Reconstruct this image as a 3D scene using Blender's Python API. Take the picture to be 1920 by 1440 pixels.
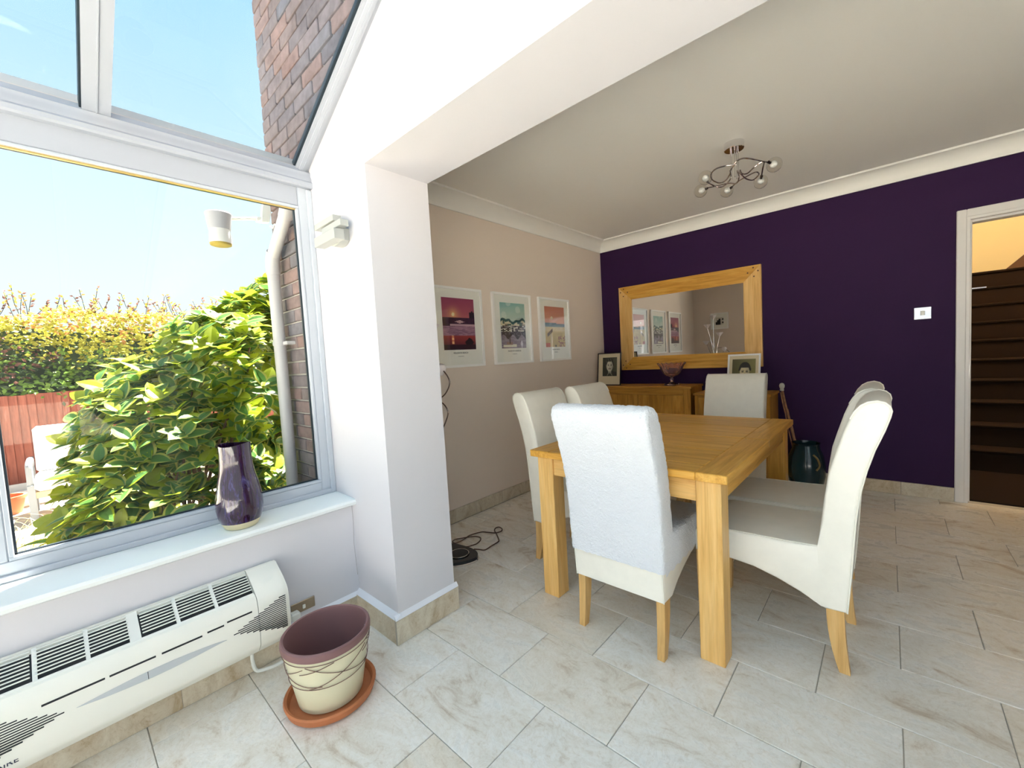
import bpy, bmesh, math, random
from mathutils import Vector, Matrix
from math import sin, cos, pi, radians, sqrt, atan2
random.seed(7)
sc = bpy.context.scene
for o in list(bpy.data.objects): bpy.data.objects.remove(o)
COL = sc.collection
H = 1.22
# ------------------------------------------------------------------ camera
def cam_rows(r, p, y):
    f = Vector((sin(y)*cos(p), cos(y)*cos(p), -sin(p))); r0 = Vector((cos(y), -sin(y), 0)); d0 = f.cross(r0)
    return cos(r)*r0+sin(r)*d0, -sin(r)*r0+cos(r)*d0, f
CR, CD, CF = cam_rows(.056945, .061189, -.73833)
cd = bpy.data.cameras.new('camera'); cam = bpy.data.objects.new('camera', cd); COL.objects.link(cam)
cd.sensor_width = 36; cd.sensor_fit = 'HORIZONTAL'; cd.lens = 14.61; cd.clip_start = .02; cd.clip_end = 200
cam.matrix_world = Matrix(((CR.x, -CD.x, -CF.x, 0), (CR.y, -CD.y, -CF.y, 0), (CR.z, -CD.z, -CF.z, H), (0, 0, 0, 1)))
sc.camera = cam
FPX = 779.2
def ray(px, py): return CR*((px-960)/FPX)+CD*((py-720)/FPX)+CF
def onz(px, py, h=0.): d = ray(px, py); t = (h-H)/d.z; return Vector((d.x*t, d.y*t, h))
def ony(px, py, v): d = ray(px, py); t = v/d.y; return Vector((d.x*t, v, H+d.z*t))
def onx(px, py, v): d = ray(px, py); t = v/d.x; return Vector((v, d.y*t, H+d.z*t))
# ------------------------------------------------------------------ light
SUN_DIR = Vector((-.25, .42, 1.0))     # towards the sun: over the house roof
sc.view_settings.view_transform = 'Standard'; sc.view_settings.look = 'None'
sc.view_settings.exposure = 3.74; sc.view_settings.gamma = 1.0
try: sc.view_settings.use_curve_mapping = False
except Exception: pass
w = bpy.data.worlds.new('sky'); sc.world = w; w.use_nodes = True; nt = w.node_tree; nt.nodes.clear()
tc = nt.nodes.new('ShaderNodeTexCoord'); sp = nt.nodes.new('ShaderNodeSeparateXYZ'); rp = nt.nodes.new('ShaderNodeValToRGB')
bg = nt.nodes.new('ShaderNodeBackground'); ow = nt.nodes.new('ShaderNodeOutputWorld')
nt.links.new(tc.outputs['Generated'], sp.inputs[0]); nt.links.new(sp.outputs['Z'], rp.inputs[0])
nt.links.new(rp.outputs[0], bg.inputs[0]); nt.links.new(bg.outputs[0], ow.inputs[0])
cr = rp.color_ramp; cr.elements[0].position = 0; cr.elements[0].color = (.80, .89, .94, 1)
cr.elements[1].position = 1; cr.elements[1].color = (.50, .74, .95, 1)
for p, c in ((.16, (.79, .89, .94, 1)), (.36, (.66, .83, .92, 1)), (.6, (.45, .71, .92, 1))):
    e = cr.elements.new(p); e.color = c
bg.inputs[1].default_value = .093
sl = bpy.data.lights.new('sun', 'SUN'); sl.energy = 3.9; sl.angle = radians(.6); sl.color = (1, .95, .86)
so = bpy.data.objects.new('sun', sl); COL.objects.link(so); so.location = (0, 0, 9)
so.rotation_euler = SUN_DIR.to_track_quat('Z', 'Y').to_euler()
# ------------------------------------------------------------------ materials
def newmat(name):
    m = bpy.data.materials.new(name); m.use_nodes = True; n = m.node_tree; n.nodes.clear()
    out = n.nodes.new('ShaderNodeOutputMaterial'); b = n.nodes.new('ShaderNodeBsdfPrincipled')
    n.links.new(b.outputs[0], out.inputs[0]); return m, n, b, out
def sset(b, col=None, rough=.5, metal=0, spec=.5, **k):
    if col is not None: b.inputs['Base Color'].default_value = (*col, 1)
    b.inputs['Roughness'].default_value = rough; b.inputs['Metallic'].default_value = metal
    b.inputs['Specular IOR Level'].default_value = spec
    for kk, v in k.items(): b.inputs[kk.replace('_', ' ')].default_value = v
def noise(n, scale, detail=4, rough=.6, vec=None, dist=0, coord='Object', mscale=None, rnd=False):
    t = n.nodes.new('ShaderNodeTexNoise'); t.inputs['Scale'].default_value = scale
    t.inputs['Detail'].default_value = detail; t.inputs['Roughness'].default_value = rough; t.inputs['Distortion'].default_value = dist
    c = n.nodes.new('ShaderNodeTexCoord'); v = c.outputs[coord]
    if rnd:
        oi = n.nodes.new('ShaderNodeObjectInfo'); ml = n.nodes.new('ShaderNodeMath'); ml.operation = 'MULTIPLY'; ml.inputs[1].default_value = 37.
        n.links.new(oi.outputs['Random'], ml.inputs[0]); va = n.nodes.new('ShaderNodeVectorMath'); va.operation = 'ADD'
        n.links.new(v, va.inputs[0]); n.links.new(ml.outputs[0], va.inputs[1]); v = va.outputs[0]
    if mscale:
        mp = n.nodes.new('ShaderNodeMapping'); mp.inputs['Scale'].default_value = mscale
        n.links.new(v, mp.inputs[0]); v = mp.outputs[0]
    n.links.new(v, t.inputs['Vector']); return t
def ramp(n, src, stops):
    r = n.nodes.new('ShaderNodeValToRGB'); e = r.color_ramp.elements
    e[0].position, e[0].color = stops[0][0], (*stops[0][1], 1); e[1].position, e[1].color = stops[-1][0], (*stops[-1][1], 1)
    for p, c in stops[1:-1]: x = e.new(p); x.color = (*c, 1)
    n.links.new(src, r.inputs[0]); return r
def bump(n, b, src, strength, dist=.002):
    bp = n.nodes.new('ShaderNodeBump'); bp.inputs['Strength'].default_value = strength; bp.inputs['Distance'].default_value = dist
    n.links.new(src, bp.inputs['Height']); n.links.new(bp.outputs[0], b.inputs['Normal'])
def mixc(n, a, b_, fac, mode='MIX'):
    m = n.nodes.new('ShaderNodeMix'); m.data_type = 'RGBA'; m.blend_type = mode
    for i, v in ((6, a), (7, b_)):
        if isinstance(v, tuple): m.inputs[i].default_value = (*v, 1)
        else: n.links.new(v, m.inputs[i])
    if isinstance(fac, (int, float)): m.inputs[0].default_value = fac
    else: n.links.new(fac, m.inputs[0])
    return m.outputs[2]
def plain(name, col, rough=.5, metal=0, spec=.5, bs=0, bsc=80, var=0, **k):
    m, n, b, o = newmat(name); sset(b, col, rough, metal, spec, **k)
    if bs or var:
        t = noise(n, bsc, 3)
        if bs: bump(n, b, t.outputs[0], bs)
        if var:
            t2 = noise(n, bsc*.12, 3); r = ramp(n, t2.outputs[0], [(.3, tuple(c*(1-var) for c in col)), (.7, tuple(min(1, c*(1+var)) for c in col))])
            n.links.new(r.outputs[0], b.inputs['Base Color'])
    return m
def wood(name, axis, dark, mid, light, rough=.38, sc_=1.):
    m, n, b, o = newmat(name); sset(b, mid, rough, 0, .35)
    s = [14, 14, 14]; s[axis] = 1.1
    t = noise(n, 1.6*sc_, 5, .62, dist=1.4, mscale=tuple(s), rnd=True)
    s2 = [120, 120, 120]; s2[axis] = 4
    f = noise(n, 1.0*sc_, 3, .6, mscale=tuple(s2), rnd=True)
    r = ramp(n, t.outputs[0], [(.28, dark), (.5, mid), (.72, light)])
    r2 = ramp(n, f.outputs[0], [(.35, (.78, .74, .68)), (.6, (1, 1, 1))])
    c = mixc(n, r.outputs[0], r2.outputs[0], .55, 'MULTIPLY')
    oi = n.nodes.new('ShaderNodeObjectInfo'); r3 = ramp(n, oi.outputs['Random'], [(0, (.86, .84, .80)), (1, (1.0, 1.0, 1.0))])
    c = mixc(n, c, r3.outputs[0], 1., 'MULTIPLY')
    n.links.new(c, b.inputs['Base Color']); bump(n, b, f.outputs[0], .12, .001); return m
OAKD, OAKM, OAKL = (.60, .28, .04), (.80, .42, .075), (.90, .54, .13)
OAK = [wood('oak_grain_%s' % 'xyz'[i], i, OAKD, OAKM, OAKL) for i in range(3)]
PALE = [wood('pale_oak_%s' % 'xyz'[i], i, (.74, .40, .11), (.87, .53, .18), (.94, .63, .26)) for i in range(3)]
RUST = [wood('honey_oak_%s' % 'xyz'[i], i, (.44, .19, .03), (.62, .29, .045), (.76, .40, .08)) for i in range(3)]
WHITE_WALL = plain('lilac_white_plaster', (.70, .675, .70), .85, spec=.2, bs=.08, bsc=220)
TAUPE = plain('taupe_paint', (.84, .72, .62), .8, spec=.25, bs=.06, bsc=240)
PURPLE = plain('aubergine_paint', (.026, .004, .046), .7, spec=.3, bs=.06, bsc=240)
CEIL = plain('ceiling_white', (.95, .91, .85), .9, spec=.1, bs=.04, bsc=200)
COVE = plain('cove_white', (.96, .93, .87), .6)
UPVC_DIM = plain('white_upvc_darkened', (.40, .42, .47), .3)  # white uPVC darkened where strong light falls on beam and bars
UPVC_BRIGHT = plain('white_upvc_lightened', (.50, .53, .58), .3)  # same white uPVC, lighter copy for the less lit window frame
SILLM = plain('white_window_board', (.90, .92, .90), .28)
GLOSS = plain('white_gloss', (.82, .78, .74), .35)
GASKET = plain('black_gasket', (.01, .02, .03), .5)
BRASSY = plain('brass_spacer', (.75, .55, .22), .35, 1)
CHROME = plain('chrome', (.78, .76, .76), .12, 1)
DARKMET = plain('bronze_wire', (.20, .14, .12), .25, 1)
BLACK = plain('black_plastic', (.012, .012, .014), .45)
WPLAST = plain('white_plastic', (.86, .86, .80), .4)
ACM = plain('cream_plastic', (.90, .88, .79), .4)
GREYP = plain('grey_label', (.55, .57, .58), .5)
LEATH = plain('cream_leather', (.90, .86, .76), .42, bs=.10, bsc=160, var=.02)
PIPM = plain('cream_piping', (.86, .83, .72), .4)
CAULK = plain('white_caulk', (.88, .88, .92), .5)
LEGM = wood('chair_leg_oak', 2, (.66, .38, .13), (.78, .48, .18), (.84, .56, .24))
CARPET = plain('dark_carpet', (.022, .013, .009), .95, spec=.1, bs=.6, bsc=500)
YELW = plain('yellow_cream_wall', (.82, .70, .46), .85, spec=.2)
PRINTW = plain('mount_card', (.93, .92, .84), .7)
CREAMC = plain('cream_mount', (.80, .68, .46), .8)
FRW = plain('white_frame', (.97, .95, .92), .4)
SOIL = plain('soil', (.30, .22, .14), .95, bs=.8, bsc=30, var=.3)
PAVE = plain('pale_paving', (.50, .45, .38), .9, bs=.4, bsc=20, var=.12)
KERB = plain('pale_stone_kerb', (.85, .80, .74), .8)
TERRA = plain('terracotta', (.50, .17, .065), .7, bs=.15, bsc=60, var=.12)
BROWNGL = plain('matt_plum_clay', (.24, .12, .115), .5, bs=.06, bsc=120)
CREAMGL = plain('cream_glaze', (.76, .70, .48), .3)
LINEB = plain('brown_line', (.20, .10, .07), .5)
TEAL = plain('teal_glaze', (.004, .024, .030), .15)
IVORY = plain('ivory_knob', (.62, .60, .50), .4)
STICKM = plain('cane_wood', (.30, .14, .06), .45, var=.4, bsc=200)
PIPEW = plain('white_pipe', (.55, .52, .53), .4)
ALGAE = plain('algae_stain', (.30, .22, .03), .8, var=.4, bsc=120)
OPAL = plain('opal_glass', (.60, .60, .60), .25)
GREYMET = plain('grey_aluminium', (.22, .23, .25), .5)
CUSH = plain('white_cushion', (.70, .68, .66), .9)
TEAK = plain('garden_teak', (.55, .36, .20), .7)
MIRM = plain('mirror_silver', (.93, .93, .92), .01, 1)
def vcol_mat(name, rough=.5):
    m, n, b, o = newmat(name); sset(b, None, rough); a = n.nodes.new('ShaderNodeAttribute'); a.attribute_name = 'Col'
    n.links.new(a.outputs['Color'], b.inputs['Base Color']); return m
PRINT = vcol_mat('printed_picture')
# towelling
m, n, b, o = newmat('white_towelling'); sset(b, (.83, .84, .87), .95, 0, .1)
t = noise(n, 120, 3, .7); t2 = noise(n, 55, 2); bump(n, b, mixc(n, t.outputs[0], t2.outputs[0], .4), 1., .012)
b.inputs['Sheen Weight'].default_value = .3; TOWEL = m
# thin glass: mostly clear, fresnel mirror
def glassmat(name, tint=(1, 1, 1), refl=1.0, dust=0):
    m = bpy.data.materials.new(name); m.use_nodes = True; n = m.node_tree; n.nodes.clear()
    out = n.nodes.new('ShaderNodeOutputMaterial'); mx = n.nodes.new('ShaderNodeMixShader'); tr = n.nodes.new('ShaderNodeBsdfTransparent')
    gl = n.nodes.new('ShaderNodeBsdfGlossy'); fr = n.nodes.new('ShaderNodeFresnel'); fr.inputs[0].default_value = 1.45
    ml = n.nodes.new('ShaderNodeMath'); ml.operation = 'MULTIPLY'; ml.inputs[1].default_value = refl
    tr.inputs[0].default_value = (*tint, 1); gl.inputs['Roughness'].default_value = .0
    gm = n.nodes.new('ShaderNodeNewGeometry'); m2 = n.nodes.new('ShaderNodeMath'); m2.operation = 'SUBTRACT'; m2.inputs[0].default_value = 1; n.links.new(gm.outputs['Backfacing'], m2.inputs[1])
    m3 = n.nodes.new('ShaderNodeMath'); m3.operation = 'MULTIPLY'; n.links.new(ml.outputs[0], m3.inputs[0]); n.links.new(m2.outputs[0], m3.inputs[1])
    n.links.new(fr.outputs[0], ml.inputs[0]); n.links.new(m3.outputs[0], mx.inputs[0]); n.links.new(tr.outputs[0], mx.inputs[1]); n.links.new(gl.outputs[0], mx.inputs[2])
    last = mx.outputs[0]
    if dust:
        tl = n.nodes.new('ShaderNodeBsdfTranslucent'); tl.inputs[0].default_value = (.85, .92, 1, 1); m4 = n.nodes.new('ShaderNodeMixShader'); m4.inputs[0].default_value = dust
        n.links.new(last, m4.inputs[1]); n.links.new(tl.outputs[0], m4.inputs[2]); last = m4.outputs[0]
    n.links.new(last, out.inputs[0]); return m
GLASS = glassmat('window_glass', (.97, .99, .99)); ROOFG = glassmat('roof_glass', (.92, .97, 1.0), 1.2); PICG = glassmat('picture_glass', (1, 1, 1), 1.3)
BULBG = glassmat('bulb_glass', (.97, .96, .93), 2.5)
m, n, b, o = newmat('cut_pink_glass'); sset(b, (.95, .74, .78), .04, 0, .8, Transmission_Weight=.96, IOR=1.45); BOWLG = m
m, n, b, o = newmat('pearly_glass'); sset(b, (.95, .86, .85), .2, 0, .5); TULIP = m
# travertine
def stone(name, base, light, brown, rough=.3, veins=.5):
    m, n, b, o = newmat(name); sset(b, base, rough, 0, .45)
    t1 = noise(n, 4.5, 8, .68, dist=.9, rnd=True, mscale=(1, 1.9, 1)); r1 = ramp(n, t1.outputs[0], [(.30, brown), (.43, base), (.58, light), (.8, tuple(min(1, c*1.06) for c in light))])
    t2 = noise(n, 26, 6, .75, dist=2.5, rnd=True); r2 = ramp(n, t2.outputs[0], [(.36, (.80, .73, .63)), (.44, (.97, .95, .93)), (.6, (1, 1, 1))])
    c = mixc(n, r1.outputs[0], r2.outputs[0], veins, 'MULTIPLY')
    t3 = noise(n, 7, 9, .8, dist=3.5, rnd=True); r3 = ramp(n, t3.outputs[0], [(.485, (1, 1, 1)), (.5, (.72, .66, .58)), (.515, (1, 1, 1))])
    c = mixc(n, c, r3.outputs[0], .55, 'MULTIPLY')
    oi = n.nodes.new('ShaderNodeObjectInfo'); r4 = ramp(n, oi.outputs['Random'], [(0, (.93, .89, .83)), (.5, (1, 1, 1)), (1, (.96, .95, .93))])
    c = mixc(n, c, r4.outputs[0], 1., 'MULTIPLY')
    n.links.new(c, b.inputs['Base Color']); bump(n, b, t2.outputs[0], .10, .001)
    rr = ramp(n, t1.outputs[0], [(.3, (rough*1.5,)*3), (.7, (rough*.8,)*3)]); n.links.new(rr.outputs[0], b.inputs['Roughness']); return m
TRAV = stone('travertine_floor', (.91, .84, .74), (.98, .93, .86), (.66, .53, .40), .27)
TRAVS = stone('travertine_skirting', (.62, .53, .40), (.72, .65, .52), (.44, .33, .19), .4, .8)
GROUT = plain('grout', (.46, .41, .34), .9)
# brick
m, n, b, o = newmat('haze_grey_brick'); sset(b, None, .9, 0, .2)
oi = n.nodes.new('ShaderNodeObjectInfo'); r = ramp(n, oi.outputs['Random'], [(0, (.16, .14, .16)), (.3, (.20, .16, .165)), (.55, (.25, .165, .155)), (.8, (.20, .175, .195)), (1, (.15, .15, .18))])  # brick colours greyed to imitate haze and sky reflection in the roof glass
t = noise(n, 14, 6, .7, rnd=True); r2 = ramp(n, t.outputs[0], [(.3, (.7, .66, .62)), (.7, (1.25, 1.2, 1.15))])
n.links.new(mixc(n, r.outputs[0], r2.outputs[0], 1., 'MULTIPLY'), b.inputs['Base Color']); bump(n, b, t.outputs[0], .5, .004); BRICK = m
m, n, b, o = newmat('far_brick'); sset(b, None, .9, 0, .2)
t = noise(n, 5, 6, .7); r = ramp(n, t.outputs[0], [(.3, (.24, .14, .11)), (.5, (.37, .19, .13)), (.7, (.28, .19, .17))]); n.links.new(r.outputs[0], b.inputs['Base Color']); BRICK2 = m
MORTAR = plain('mortar', (.48, .45, .41), .95, bs=.3, bsc=120)
# fence
m, n, b, o = newmat('red_fence_board'); sset(b, None, .8, 0, .2)
t = noise(n, 2, 5, .7, mscale=(20, 20, 2), rnd=True); r = ramp(n, t.outputs[0], [(.3, (.17, .05, .035)), (.6, (.27, .09, .06)), (.8, (.36, .16, .12))])
n.links.new(r.outputs[0], b.inputs['Base Color']); FENCE = m
# leaves
def leafmat(name, col, rough=.35, trans=.45, rnd=.25):
    m = bpy.data.materials.new(name); m.use_nodes = True; n = m.node_tree; n.nodes.clear()
    out = n.nodes.new('ShaderNodeOutputMaterial'); b = n.nodes.new('ShaderNodeBsdfPrincipled'); tl = n.nodes.new('ShaderNodeBsdfTranslucent'); mx = n.nodes.new('ShaderNodeMixShader')
    t = noise(n, 6, 2); r = ramp(n, t.outputs[0], [(.3, tuple(c*(1-rnd) for c in col)), (.7, tuple(min(1, c*(1+rnd)) for c in col))])
    sset(b, None, rough, 0, .5); n.links.new(r.outputs[0], b.inputs['Base Color']); n.links.new(r.outputs[0], tl.inputs[0])
    mx.inputs[0].default_value = trans; n.links.new(b.outputs[0], mx.inputs[1]); n.links.new(tl.outputs[0], mx.inputs[2]); n.links.new(mx.outputs[0], out.inputs[0]); return m
LF_G = leafmat('leaf_green_centre', (.09, .20, .045), trans=.35); LF_Y = leafmat('leaf_yellow_margin', (.44, .43, .10), trans=.4); LF_N = leafmat('young_leaf', (.30, .36, .02))
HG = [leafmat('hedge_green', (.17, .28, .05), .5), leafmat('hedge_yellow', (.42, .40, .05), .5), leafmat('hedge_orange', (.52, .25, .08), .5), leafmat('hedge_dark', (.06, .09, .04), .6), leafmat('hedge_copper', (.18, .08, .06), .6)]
STRAW = leafmat('straw_blade', (.72, .56, .24), .6)
TWIG = plain('twig', (.12, .07, .04), .8)
# ------------------------------------------------------------------ mesh builder
class MB:
    def __init__(s): s.v = []; s.f = []; s.m = []
    def add(s, vs, fs, mi=0):
        o = len(s.v); s.v += [tuple(v) for v in vs]; s.f += [tuple(i+o for i in f) for f in fs]; s.m += [mi]*len(fs); return s
    def box(s, x0, x1, y0, y1, z0, z1, b=0, mi=0):
        if x1 < x0: x0, x1 = x1, x0
        if y1 < y0: y0, y1 = y1, y0
        if z1 < z0: z0, z1 = z1, z0
        b = min(b, (x1-x0)*.45, (y1-y0)*.45, (z1-z0)*.45)
        if b <= 0:
            vs = [(x, y, z) for x in (x0, x1) for y in (y0, y1) for z in (z0, z1)]
            return s.add(vs, [(0, 1, 3, 2), (4, 6, 7, 5), (0, 4, 5, 1), (2, 3, 7, 6), (0, 2, 6, 4), (1, 5, 7, 3)], mi)
        vs = []; X = (x0, x1); Y = (y0, y1); Z = (z0, z1); idx = {}
        for i in (0, 1):
            for j in (0, 1):
                for k in (0, 1):
                    sx, sy, sz = (1-2*i), (1-2*j), (1-2*k)
                    idx[i, j, k] = len(vs)
                    vs += [(X[i], Y[j]+sy*b, Z[k]+sz*b), (X[i]+sx*b, Y[j], Z[k]+sz*b), (X[i]+sx*b, Y[j]+sy*b, Z[k])]
        I = lambda i, j, k, a: idx[i, j, k]+a
        fs = []
        for i in (0, 1):
            q = [I(i, 0, 0, 0), I(i, 0, 1, 0), I(i, 1, 1, 0), I(i, 1, 0, 0)]; fs.append(q if i == 0 else q[::-1])
            q = [I(0, i, 0, 1), I(1, i, 0, 1), I(1, i, 1, 1), I(0, i, 1, 1)]; fs.append(q if i == 0 else q[::-1])
            q = [I(0, 0, i, 2), I(0, 1, i, 2), I(1, 1, i, 2), I(1, 0, i, 2)]; fs.append(q if i == 0 else q[::-1])
        for j in (0, 1):
            for k in (0, 1):
                q = [I(0, j, k, 1), I(0, j, k, 2), I(1, j, k, 2), I(1, j, k, 1)]; fs.append(q)
                q = [I(j, 0, k, 0), I(j, 0, k, 2), I(j, 1, k, 2), I(j, 1, k, 0)]; fs.append(q)
                q = [I(j, k, 0, 0), I(j, k, 0, 1), I(j, k, 1, 1), I(j, k, 1, 0)]; fs.append(q)
                for i in (0, 1): pass
        for i in (0, 1):
            for j in (0, 1):
                for k in (0, 1): fs.append((I(i, j, k, 0), I(i, j, k, 1), I(i, j, k, 2)))
        return s.add(vs, fs, mi)
    def prism(s, poly, axis, a, b, mi=0):
        """poly: list of 2D points in the two other axes (in xyz order)"""
        def P(p, t): return (t, p[0], p[1]) if axis == 0 else ((p[0], t, p[1]) if axis == 1 else (p[0], p[1], t))
        n = len(poly); vs = [P(p, a) for p in poly]+[P(p, b) for p in poly]
        fs = [tuple(range(n))[::-1], tuple(range(n, 2*n))]+[(i, (i+1) % n, n+(i+1) % n, n+i) for i in range(n)]
        return s.add(vs, fs, mi)
    def tube(s, pts, r, n=8, closed=False, cap=True, mi=0, flat=None):
        pts = [Vector(p) for p in pts]; N = len(pts); rs = r if isinstance(r, (list, tuple)) else [r]*N
        up = None; rings = []
        for i in range(N):
            a = pts[(i-1) % N] if (closed or i > 0) else pts[i]; c = pts[(i+1) % N] if (closed or i < N-1) else pts[i]
            t = (c-a).normalized()
            if up is None: up = Vector((0, 0, 1)) if abs(t.z) < .9 else Vector((1, 0, 0))
            u = (up-t*up.dot(t)); u = u.normalized() if u.length > 1e-6 else t.orthogonal().normalized(); up = u; vv = t.cross(u)
            rings.append([pts[i]+(u*cos(2*pi*k/n)+vv*sin(2*pi*k/n))*rs[i] for k in range(n)])
        vs = [p for rg in rings for p in rg]; fs = []
        for i in range(N if closed else N-1):
            j = (i+1) % N
            for k in range(n): fs.append((i*n+k, i*n+(k+1) % n, j*n+(k+1) % n, j*n+k))
        if cap and not closed: fs += [tuple(range(n))[::-1], tuple(range((N-1)*n, N*n))]
        return s.add(vs, fs, mi)
    def lathe(s, prof, c, n=32, mi=0, rf=None, zf=None, cap=True):
        """prof: (r, z) list; rf(ang, i)->radius scale"""
        vs = []; fs = []; N = len(prof)
        for i, (r, z) in enumerate(prof):
            for k in range(n):
                a = 2*pi*k/n; q = rf(a, i) if rf else 1; dz = zf(a, i) if zf else 0
                vs.append((c[0]+r*q*cos(a), c[1]+r*q*sin(a), c[2]+z+dz))
        for i in range(N-1):
            for k in range(n): fs.append((i*n+k, i*n+(k+1) % n, (i+1)*n+(k+1) % n, (i+1)*n+k))
        if cap and prof[0][0] > 1e-5: fs.append(tuple(range(n))[::-1])
        if cap and prof[-1][0] > 1e-5: fs.append(tuple(range((N-1)*n, N*n)))
        return s.add(vs, fs, mi)
    def sphere(s, c, r, n=16, m_=10, mi=0, sz=1):
        pr = [(r*sin(pi*i/m_)+1e-5, -r*sz*cos(pi*i/m_)) for i in range(m_+1)]; return s.lathe(pr, c, n, mi)
    def mesh(s, name, mats, off, ang=35, flip=False):
        me = bpy.data.meshes.new(name); me.from_pydata([(v[0]-off[0], v[1]-off[1], v[2]-off[2]) for v in s.v], [], s.f)
        for mm in (mats if isinstance(mats, (list, tuple)) else [mats]): me.materials.append(mm)
        me.polygons.foreach_set('material_index', s.m)
        bm = bmesh.new(); bm.from_mesh(me); bmesh.ops.remove_doubles(bm, verts=bm.verts, dist=1e-6) if len(s.v) < 60000 else None
        if len(s.v) < 60000: bmesh.ops.recalc_face_normals(bm, faces=bm.faces)
        bm.to_mesh(me); bm.free()
        if ang: me.polygons.foreach_set('use_smooth', [True]*len(me.polygons)); me.set_sharp_from_angle(angle=radians(ang))
        me.update(); return me
WO = {}
def worldo(o): return WO.get(o, Vector((0, 0, 0)))
def obj(name, mb, mats, parent=None, label=None, ang=35, **k):
    if parent is not None: off = WO[parent.name]
    else:
        xs, ys, zs = zip(*mb.v); off = Vector(((min(xs)+max(xs))/2, (min(ys)+max(ys))/2, min(zs)))
    me = mb.mesh(name, mats, off, ang)
    o = bpy.data.objects.new(name, me); COL.objects.link(o)
    if parent is not None: o.parent = parent
    else: o.location = off
    WO[o.name] = Vector(off)
    if label: o['label'] = label
    for kk, v in k.items(): o[kk] = v
    return o
def thing(name, label, cat, loc, group=None):
    o = bpy.data.objects.new(name, None); COL.objects.link(o); o.location = loc; o.empty_display_size = .1
    WO[o.name] = Vector(loc); o['label'] = label; o['category'] = cat
    if group: o['group'] = group
    return o
def tag(o, label, cat, group=None):
    o['label'] = label; o['category'] = cat
    if group: o['group'] = group
    return o
def struct(name, mb, mats, label, cat='wall', parent=None, ang=35):
    o = obj(name, mb, mats, parent, ang=ang)
    if parent is None: o['kind'] = 'structure'; o['label'] = label; o['category'] = cat
    return o
def link_copy(src, parent, loc=None, rot=None, mw=None):
    c = src.copy(); COL.objects.link(c); c.parent = parent
    if mw is not None: c.matrix_local = mw
    return c
def smooth(pts, k=6, closed=False):
    P = [Vector(p) for p in pts]; N = len(P); out = []
    for i in range(N if closed else N-1):
        p0 = P[(i-1) % N] if (closed or i > 0) else P[0]; p1 = P[i]; p2 = P[(i+1) % N]; p3 = P[(i+2) % N] if (closed or i+2 < N) else P[-1]
        for j in range(k):
            t = j/k; out.append(.5*((2*p1)+(-p0+p2)*t+(2*p0-5*p1+4*p2-p3)*t*t+(-p0+3*p1-3*p2+p3)*t**3))
    if not closed: out.append(P[-1])
    return out
def text(name, body, size, loc, rot, mat_, parent, label=None, extrude=.0003):
    c = bpy.data.curves.new(name, 'FONT'); c.body = body; c.size = size; c.align_x = 'CENTER'; c.align_y = 'CENTER'; c.extrude = extrude
    c.materials.append(mat_); t_ = bpy.data.objects.new('text_source', c); COL.objects.link(t_)
    dg = bpy.context.evaluated_depsgraph_get(); me = bpy.data.meshes.new_from_object(t_.evaluated_get(dg)); bpy.data.objects.remove(t_)
    o = bpy.data.objects.new(name, me); COL.objects.link(o); o.parent = parent
    o.location = Vector(loc)-WO[parent.name]; o.rotation_euler = rot
    if label: o['label'] = label
    return o
def picture(name, parent, org, du, dv, nu, nv, fn, label=None):
    """flat print: grid mesh with per-corner printed colours"""
    me = bpy.data.meshes.new(name); org = Vector(org)-WO[parent.name]; du = Vector(du); dv = Vector(dv)
    vs = [org+du*(i/nu)+dv*(j/nv) for j in range(nv+1) for i in range(nu+1)]
    fs = [(j*(nu+1)+i, j*(nu+1)+i+1, (j+1)*(nu+1)+i+1, (j+1)*(nu+1)+i) for j in range(nv) for i in range(nu)]
    me.from_pydata(vs, [], fs); me.materials.append(PRINT); ca = me.color_attributes.new('Col', 'FLOAT_COLOR', 'CORNER'); buf = []
    for j in range(nv):
        for i in range(nu):
            c = fn((i+.5)/nu, (j+.5)/nv); c = [max(0, min(1, x))**2.2 for x in c]; buf += [*c, 1.]*4
    ca.data.foreach_set('color', buf); me.update()
    o = bpy.data.objects.new(name, me); COL.objects.link(o); o.parent = parent
    if label: o['label'] = label
    return o
# ================================================================== SETTING
YF, YB = .93, 1.245          # conservatory face / dining face of the house wall
XL, YP, ZC = -2.456, 4.324, 2.477
XW, XG = -1.945, -2.12       # inner face of dwarf wall, plane of the window frames
XR, YS = 3.0, -4.0           # far side of conservatory (out of view)
# ---- floor
fl = struct('floor', MB().box(-2.05, 3.3, -3.25, 1.0, -.05, -.004).box(-2.47, 3.3, 1.0, 4.40, -.05, -.004), GROUT, 'pale travertine tiled floor of dining room and conservatory', 'floor')
tilecnt = 0; rest = MB()
yrow = [1.06+.3135*k for k in range(-14, 11)]
for ri, y0 in enumerate(yrow):
    k = ri-14; xo = -1.117 if k % 2 == 0 else -1.358
    y1 = min(y0+.3135, 4.33)
    for c in range(-4, 11):
        x0 = xo+.463*c; x1 = x0+.463; xm = -2.44 if y0 > 1.0 else -1.94
        if y0 < 1.0 and y0 > .7: xm = -1.94
        x0 = max(x0, xm); x1 = min(x1, 3.2)
        if x1-x0 < .03 or y1-y0 < .03: continue
        h = random.uniform(-.0003, .0003); g = .0014
        vis = y0 > -.45 and x0 < 1.2
        if vis and tilecnt < 298:
            obj('tile', MB().box(x0+g, x1-g, y0+g, y1-g, -.012, h, .0018), TRAV, fl); tilecnt += 1
        else: rest.box(x0+g, x1-g, y0+g, y1-g, -.012, 0, .002)
obj('tile_field', rest, TRAV, fl, kind='stuff')
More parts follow.
